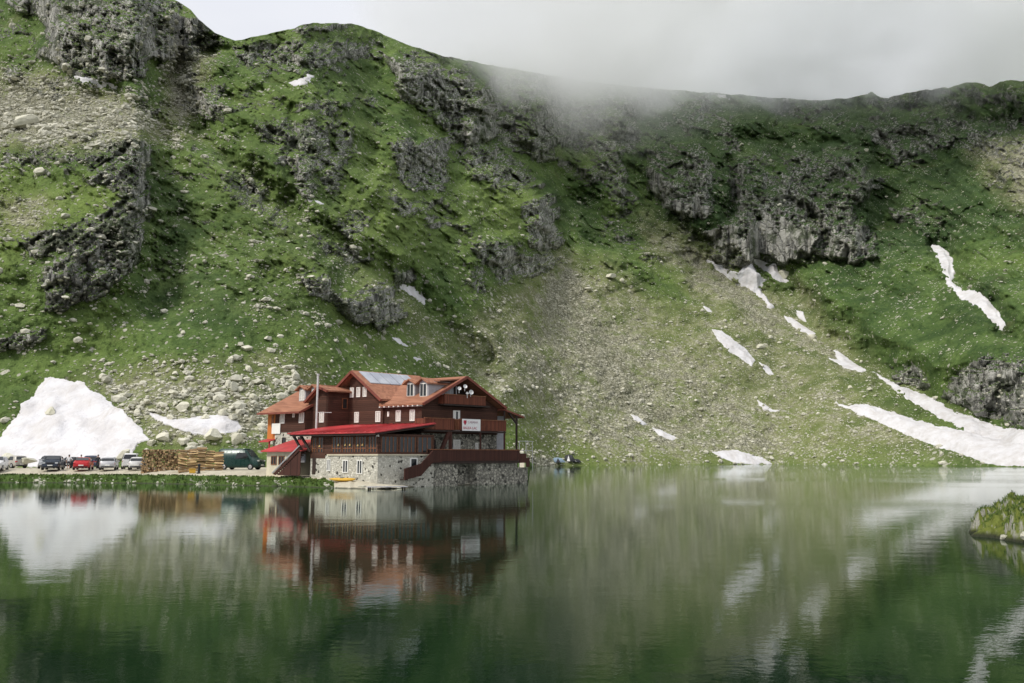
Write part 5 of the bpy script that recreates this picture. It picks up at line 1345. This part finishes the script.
car("parked_car", 'suv', 'beige', park(13, 106.0), R(150), 'sand grey car half hidden behind the white one at the left edge', group=CG)
car("parked_car", 'suv', 'navy', park(53.5, 93.6), FACE, 'dark blue car facing the lake, nearest of its pair', group=CG)
car("parked_car", 'suv', 'silver', park(49, 103.0), FACE, 'silver car with dark windscreen parked behind the dark blue one', group=CG)
car("parked_car", 'hatch', 'black', park(74, 106.0), R(100), 'black car behind the person in the white shirt', group=CG)
car("parked_car", 'sedan', 'red', park(84, 93.4), BACK, 'red saloon car seen from behind', group=CG)
car("parked_car", 'suv', 'blue', park(92, 104.0), BACK, 'blue grey car behind the red saloon', group=CG)
car("parked_car", 'hatch', 'lightsilver', park(109.5, 93.0), BACK, 'silver hatchback seen from behind, right of the red saloon', group=CG)
car("minivan", 'minivan', 'white', park(131.5, 99.0), BACK, 'tall white minivan seen from behind beside a sandy boulder', 'minivan', CG)
car("parked_car", 'hatch', 'white', park(138, 93.0), BACK, 'white car partly hidden behind the left end of the log pile', group=CG)
van = car("delivery_van", 'van', 'green', park(241.5, 94.0), R(-10), 'dark green high-roofed van beside the split timber stacks', 'van', CG)
m = MB(XYZ); m.box(-2.2, 0.9, -0.80, 0.80, 2.445, 2.475); m.build("roof_sky_sheen", simple("sky_sheen_roof", (0.22, 0.36, 0.34), 0.3), van)  # sky reflection on the van roof, painted as a pale sheet

# ------------------------------------------------------------------ firewood
def log_material():
    t = NT("log_bark"); P = t.coord('Object'); oi = t.node("ShaderNodeObjectInfo")
    return t.bsdf(t.mix(t.noise(P, 6, 5, 0.7), (0.030, 0.019, 0.012), t.mix(oi.outputs['Random'], (0.08, 0.05, 0.03), (0.16, 0.11, 0.065))), 0.95, t.bump(t.noise(P, 14, 4), 0.02))
def cut_material():
    t = NT("cut_wood"); P = t.coord('Object'); oi = t.node("ShaderNodeObjectInfo")
    c = t.mix(oi.outputs['Random'], (0.10, 0.052, 0.026), (0.66, 0.46, 0.25))
    return t.bsdf(t.mix(t.step(t.noise(P, 7, 4, 0.6), 0.45, 0.7, 0, 0.55), c, (0.16, 0.09, 0.045)), 0.9)
MAT_BARK, MAT_CUT = log_material(), cut_material()
lr_ = random.Random(4)
def log_mesh(k):
    m = MB(XYZ); rr = [1 + 0.12 * lr_.uniform(-1, 1) for _ in range(9)]; n = 9
    for y in (-0.55, 1.1):
        for i in range(n): m.v.append((rr[i] * math.cos(i * 2 * math.pi / n), y, rr[i] * math.sin(i * 2 * math.pi / n)))
    m.f = [tuple(range(n)), tuple(range(2 * n - 1, n - 1, -1))] + [(i, n + i, n + (i + 1) % n, (i + 1) % n) for i in range(n)]; m.mi = [1, 1] + [0] * n
    o = m.build("log", [MAT_BARK, MAT_CUT]); me = o.data; bpy.data.objects.remove(o); return me
LOGS = [log_mesh(k) for k in range(6)]
def frame_at(px, D):
    p = ground(px, D); a = math.atan2(p.x, p.y); return p, Vector((math.cos(a), -math.sin(a), 0)), Vector((math.sin(a), math.cos(a), 0)), -a
p0, ex, ey, rz = frame_at(140.5, 88.8)
LAB = 'round log with its cut end to the lake, in the tall log pile'
row = 0; z = 0.12; nlog = 0
while z < 2.72:
    x = 0.05 + (0.11 if row % 2 else 0) + lr_.uniform(0, 0.06)
    while x < 3.95 - 0.12 * (z > 2.4):
        rad = lr_.uniform(0.070, 0.132); x += rad
        o = link("log", LOGS[lr_.randrange(6)]); o.scale = (rad, 1, rad); o.rotation_euler = (lr_.uniform(-0.03, 0.03), lr_.uniform(0, 3), rz + lr_.uniform(-0.07, 0.07))
        o.location = p0 + ex * x + ey * (0.55 + lr_.uniform(-0.16, 0.16)) + Vector((0, 0, z + lr_.uniform(-0.025, 0.025)))
        tag(o, LAB, 'log', 'logs in the log pile'); x += rad * 0.94; nlog += 1
    z += 0.192; row += 1
def board_material():
    t = NT("split_timber"); P = t.coord('Object'); oi = t.node("ShaderNodeObjectInfo")
    c = t.mix(oi.outputs['Random'], (0.24, 0.15, 0.08), (0.80, 0.58, 0.30))
    return t.bsdf(t.mix(t.step(t.noise(t.mapping(P, (1, 6, 6)), 2.0, 5, 0.6), 0.45, 0.7, 0, 0.6), c, (0.17, 0.11, 0.06)), 0.9)
MAT_SPLIT = board_material()
def split_mesh():
    m = MB(XYZ); h, w = 0.5, 0.5
    a = [(-0.5, -w, -h), (-0.5, w, -h), (-0.5, w * lr_.uniform(.4, 1), h), (-0.5, -w * lr_.uniform(.6, 1), h * lr_.uniform(.5, 1))]
    b_ = [(0.5, y * lr_.uniform(.85, 1.05), z_ * lr_.uniform(.85, 1.05)) for _, y, z_ in a]
    m.v = a + b_; m.f = [(0, 1, 2, 3), (7, 6, 5, 4), (0, 4, 5, 1), (1, 5, 6, 2), (2, 6, 7, 3), (3, 7, 4, 0)]; m.mi = [0] * 6
    o = m.build("split_timber", MAT_SPLIT); me = o.data; bpy.data.objects.remove(o); return me
SPL = [split_mesh() for _ in range(6)]
p1, ex1, ey1, rz1 = frame_at(178.5, 87.0)
for col_ in range(5):
    z = 0.0; top = [2.5, 2.62, 2.75, 2.45, 2.3][col_]; tilt = [0.10, -0.04, 0.03, 0.05, -0.03][col_]
    while z < top:
        h = lr_.uniform(0.09, 0.20); L_ = lr_.uniform(0.86, 1.06)
        o = link("split_timber", SPL[lr_.randrange(6)]); o.scale = (L_, 0.8, h * 0.98)
        o.rotation_euler = (0, tilt + lr_.uniform(-0.10, 0.10), rz1 + lr_.uniform(-0.08, 0.08))
        o.location = p1 + ex1 * (0.5 + 0.92 * col_ + lr_.uniform(-0.08, 0.08)) + ey1 * (0.5 + lr_.uniform(-0.2, 0.2)) + Vector((0, 0, z + h / 2))
        tag(o, 'split length of yellow timber laid flat in the row of square stacks', 'timber', 'split timber in the stacks'); z += h
# yellow crate and black post in front of the stacks
pc = ground(193, 86.4); yc = empty("crate", pc, rz1, 'yellow plastic crate at the foot of the split timber', 'crate')
m = MB(XYZ); m.box(-0.32, 0.32, -0.22, 0.22, 0, 0.05); m.box(-0.32, 0.32, -0.22, -0.19, 0.05, 0.42); m.box(-0.32, 0.32, 0.19, 0.22, 0.05, 0.42); m.box(-0.32, -0.29, -0.19, 0.19, 0.05, 0.42); m.box(0.29, 0.32, -0.19, 0.19, 0.05, 0.42); m.build("tub", M['yellow'], yc)
m = MB(XYZ); m.box(-0.35, 0.35, -0.25, 0.25, 0.423, 0.47); m.build("rim", M['yellow'], yc)
pb = ground(199.5, 85.9); bo_ = empty("bollard", pb, 0, 'black round post standing in front of the split timber stacks', 'bollard')
m = MB(XYZ); m.tube((0, 0, -0.1), (0, 0, 0.92), 0.15, 0.13, 14); m.build("post", M['black'], bo_)
m = MB(XYZ); m.tube((0, 0, 0.92), (0, 0, 0.98), 0.21, 0.21, 14); m.tube((0, 0, 0.98), (0, 0, 1.06), 0.19, 0.05, 14); m.build("cap", M['black'], bo_)
m = MB(XYZ); m.tube((0, 0, 0.0), (0, 0, 0.07), 0.22, 0.2, 14); m.build("base", M['black'], bo_)
# yellow kayak lying by the veranda base
pk = ground(343, 75.9); kk = empty("kayak", pk, R(-14), 'yellow kayak lying on the sand by the pale stone base', 'kayak')
m = MB(XYZ); ns, nn = 22, 12
for i in range(ns + 1):
    x = -1.35 + 2.7 * i / ns; f = max(0.02, 1 - abs(x / 1.37) ** 2.4)
    for j in range(nn):
        w = 2 * math.pi * j / nn; m.v.append((x, 0.33 * f * math.cos(w), 0.20 + 0.06 * (x / 1.35) ** 4 + 0.17 * f ** 0.6 * math.sin(w)))
for i in range(ns):
    for j in range(nn): m.f.append((i * nn + j, i * nn + (j + 1) % nn, (i + 1) * nn + (j + 1) % nn, (i + 1) * nn + j))
m.f += [tuple(range(nn - 1, -1, -1)), tuple(ns * nn + j for j in range(nn))]; m.mi = [0] * len(m.f)
ko = m.build("hull", M['yellow'], kk); ko.data.polygons.foreach_set('use_smooth', [True] * len(ko.data.polygons))
m = MB(XYZ); m.tube((0, 0, 0.34), (0, 0, 0.385), 0.24, 0.22, 14); m.build("cockpit_rim", M['black'], kk)
# small jetty at the corner of the stone base
pj = at(385, 485.2, 72.6); pj.z = 0
je = empty("jetty", pj, R(20), 'low pale jetty at the water below the corner of the stone base', 'jetty')
for k in range(6):
    m = MB(XYZ); m.box(-1.6 + k * 0.6, -1.03 + k * 0.6, -0.55, 0.55, 0.18, 0.24); m.build("plank", M['greywall'], je)
for x, y in ((-1.4, -0.45), (1.7, -0.45), (-1.4, 0.45), (1.7, 0.45)):
    m = MB(XYZ); m.tube((x, y, -1.4), (x, y, 0.178), 0.07, 0.07, 8); m.build("post", M['beam'], je)
# pale pole frame beside the terrace steps
pf = at(526, 461, 93.5); fr_ = empty("pole_frame", pf, R(40), 'thin pale pole railing at the right end of the terrace', 'railing')
for k, x in enumerate((-1.0, 0.0, 1.0)):
    m = MB(XYZ); m.tube((x, 0, -1.2), (x, 0, 2.3), 0.035, 0.035, 8); m.build("post", M['greywall'], fr_)
for z_ in (1.2, 2.27):
    m = MB(XYZ); m.tube((-1.0, 0.03, z_), (1.0, 0.03, z_), 0.03, 0.03, 8); m.build("rail", M['greywall'], fr_)

# ------------------------------------------------------------------ people
SKIN = simple("skin", (0.45, 0.27, 0.19), 0.6, var=0.1)
def cloth(name, col): return simple(name, col, 0.9, var=0.2, scale=8)
def person(loc, rz, label, shirt, legs, bare_calf=False, arms='down', hair=(0.03, 0.02, 0.015), group='people on the shore'):
    root = empty("person", loc, rz, label, 'person', group)
    P = {'pel': (0, 0, .95), 'wst': (0, 0, 1.10), 'chs': (0, .01, 1.32), 'nck': (0, 0, 1.47), 'hd1': (0, .01, 1.56), 'hd2': (0, .02, 1.68)}
    E = [('pel', 'wst'), ('wst', 'chs'), ('chs', 'nck'), ('nck', 'hd1'), ('hd1', 'hd2')]
    RAD = {'pel': .155, 'wst': .14, 'chs': .165, 'nck': .055, 'hd1': .085, 'hd2': .085}
    for s, n_ in ((-1, 'l'), (1, 'r')):
        P.update({n_ + 'hip': (s * .10, 0, .86), n_ + 'kne': (s * .115, .03, .48), n_ + 'ank': (s * .12, -.02, .09), n_ + 'toe': (s * .135, .14, .045)})
        RAD.update({n_ + 'hip': .095, n_ + 'kne': .062, n_ + 'ank': .042, n_ + 'toe': .04})
        if arms == 'hips' or (arms == 'one' and s > 0): el, wr_, ha = (s * .40, -.05, 1.14), (s * .22, .08, 1.02), (s * .19, .13, .99)
        else: el, wr_, ha = (s * .27, -.01, 1.13), (s * .29, .05, .90), (s * .29, .08, .82)
        P.update({n_ + 'shl': (s * .19, 0, 1.41), n_ + 'elb': el, n_ + 'wri': wr_, n_ + 'han': ha}); RAD.update({n_ + 'shl': .07, n_ + 'elb': .046, n_ + 'wri': .033, n_ + 'han': .036})
        E += [('pel', n_ + 'hip'), (n_ + 'hip', n_ + 'kne'), (n_ + 'kne', n_ + 'ank'), (n_ + 'ank', n_ + 'toe'), ('chs', n_ + 'shl'), (n_ + 'shl', n_ + 'elb'), (n_ + 'elb', n_ + 'wri'), (n_ + 'wri', n_ + 'han')]
        hv = Vector(ha); d = (Vector(ha) - Vector(wr_)).normalized()
        for f in range(4): # four fingers and a thumb
            k = n_ + 'f%d' % f; P[k] = tuple(hv + d * (0.075 - 0.006 * abs(f - 1.4)) + Vector((0, 0.018 * (f - 1.5), 0.0))); RAD[k] = .009; E.append((n_ + 'han', k))
        k = n_ + 'th'; P[k] = tuple(hv + d * 0.03 + Vector((0, 0.05, 0.0))); RAD[k] = .010; E.append((n_ + 'wri', k))
    keys = list(P); me = bpy.data.meshes.new("body"); me.from_pydata([P[k] for k in keys], [(keys.index(a), keys.index(b_)) for a, b_ in E], [])
    o = bpy.data.objects.new("body", me); COL.objects.link(o)
    o.modifiers.new("skin", 'SKIN'); sb = o.modifiers.new("sub", 'SUBSURF'); sb.levels = 1
    for v_, k in zip(me.skin_vertices[0].data, keys): v_.radius = (RAD[k], RAD[k] * (0.72 if k in ('wst', 'chs', 'pel') else 1)); v_.use_root = (k == 'pel')
    bpy.context.view_layer.update()
    em = bpy.data.meshes.new_from_object(o.evaluated_get(bpy.context.evaluated_depsgraph_get())); bpy.data.objects.remove(o)
    em.name = "body"; em.materials.clear()
    for m_ in (SKIN, shirt, legs, M['black']): em.materials.append(m_)
    for p_ in em.polygons:
        c = p_.center; i = 0
        if c.z < 0.10: i = 3
        elif abs(c.x) > 0.16 and c.z < 1.12 and c.z > 0.7: i = 0 if (bare_calf or c.z < 0.93) else 1
        elif c.z < 0.98: i = 2 if (not bare_calf or c.z > 0.5) else 0
        elif c.z < 1.455: i = 1
        p_.material_index = i; p_.use_smooth = True
    link("body", em, root)
    hb = bmesh.new(); bmesh.ops.create_uvsphere(hb, u_segments=14, v_segments=9, radius=0.112)
    for v_ in hb.verts: v_.co = Vector((v_.co.x * 0.92, v_.co.y * 1.0 - 0.015, v_.co.z * 0.86 + 1.70))
    bmesh.ops.delete(hb, geom=[v_ for v_ in hb.verts if v_.co.z < 1.655 and v_.co.y > 0.01], context='VERTS')
    hm = bpy.data.meshes.new("hair"); hb.to_mesh(hm); hb.free(); hm.materials.append(simple("hair", hair, 0.7)); link("hair", hm, root)
    fb = MB(XYZ); fb.prism([(-0.012, 0.10, 1.60), (0.012, 0.10, 1.60), (0.0, 0.10, 1.64)], (0, 0.035, 0)); fb.build("nose", SKIN, root)
    return root
person(ground(69, 97.5), R(20), 'person in a white shirt and dark shorts, bare legs, standing between parked cars', cloth("white_shirt", (0.75, 0.75, 0.77)), cloth("dark_shorts", (0.04, 0.045, 0.06)), True, 'one')
person(ground(81, 101.5), R(200), 'dark haired person half hidden behind the red saloon', cloth("grey_shirt", (0.10, 0.09, 0.10)), cloth("dark_jeans", (0.03, 0.04, 0.07)))
person(ground(98, 97.5), R(190), 'person in dark clothes between the red saloon and the silver hatchback', cloth("black_jacket", (0.02, 0.022, 0.028)), cloth("black_trousers", (0.02, 0.02, 0.025)))
dp = on_slope([633.0], [461.5])[0]
person(Vector([float(c) for c in dp]), R(160), 'lone figure in dark clothes on the grass by the far shore', cloth("dark_coat", (0.025, 0.025, 0.03)), cloth("dark_trousers", (0.03, 0.03, 0.035)), group='people on the far shore')

# ------------------------------------------------------------------ tents on the far shore
def tent(px, py, w, dpt, h, rz, mat, label, door):
    p = Vector([float(c) for c in on_slope([px], [py])[0]]); root = empty("tent", p, rz, label, 'tent', 'tents on the far shore')
    m = MB(XYZ); n = 10; prof = [(math.cos(math.pi * k / n), math.sin(math.pi * k / n) ** 0.8) for k in range(n + 1)]
    for s, f in ((-1, 0.25), (-0.6, 0.85), (0, 1.0), (0.6, 0.85), (1, 0.25)):
        for c, z_ in prof: m.v.append((s * w / 2, c * dpt / 2 * (0.6 + 0.4 * f), z_ * h * f - 0.25))
    for i in range(4):
        for k in range(n): m.f.append((i * (n + 1) + k, i * (n + 1) + k + 1, (i + 1) * (n + 1) + k + 1, (i + 1) * (n + 1) + k))
    m.mi = [0] * len(m.f); m.build("canopy", mat, root)
    m = MB(XYZ); m.prism([(-w * 0.14, -dpt * 0.53, -0.2), (w * 0.14, -dpt * 0.53, -0.2), (0, -dpt * 0.40, h * 0.72)], (0, 0.03, 0)); m.build("door", door, root)
    for s in (-1, 1):
        m = MB(XYZ); m.tube((s * w * 0.5, -dpt * 0.2, 0.1), (s * w * 0.68, -dpt * 0.5, -0.4), 0.03, 0.03, 6); m.build("guy_rope", M['white'], root)
T1, T2 = simple("blue_grey_fabric", (0.22, 0.30, 0.38), 0.7), simple("black_fabric", (0.03, 0.032, 0.035), 0.7)
tent(557, 461.5, 4.6, 3.2, 1.5, R(10), T1, 'low blue grey tent nearer the chalet', T2)
tent(569, 460.5, 3.6, 3.0, 2.2, R(-10), T2, 'black tent with a pale door flap right of the blue grey one', M['cloth'])
tent(576, 461.5, 3.0, 2.2, 1.1, R(25), T2, 'smallest dark tent at the right end of the camp', T2)
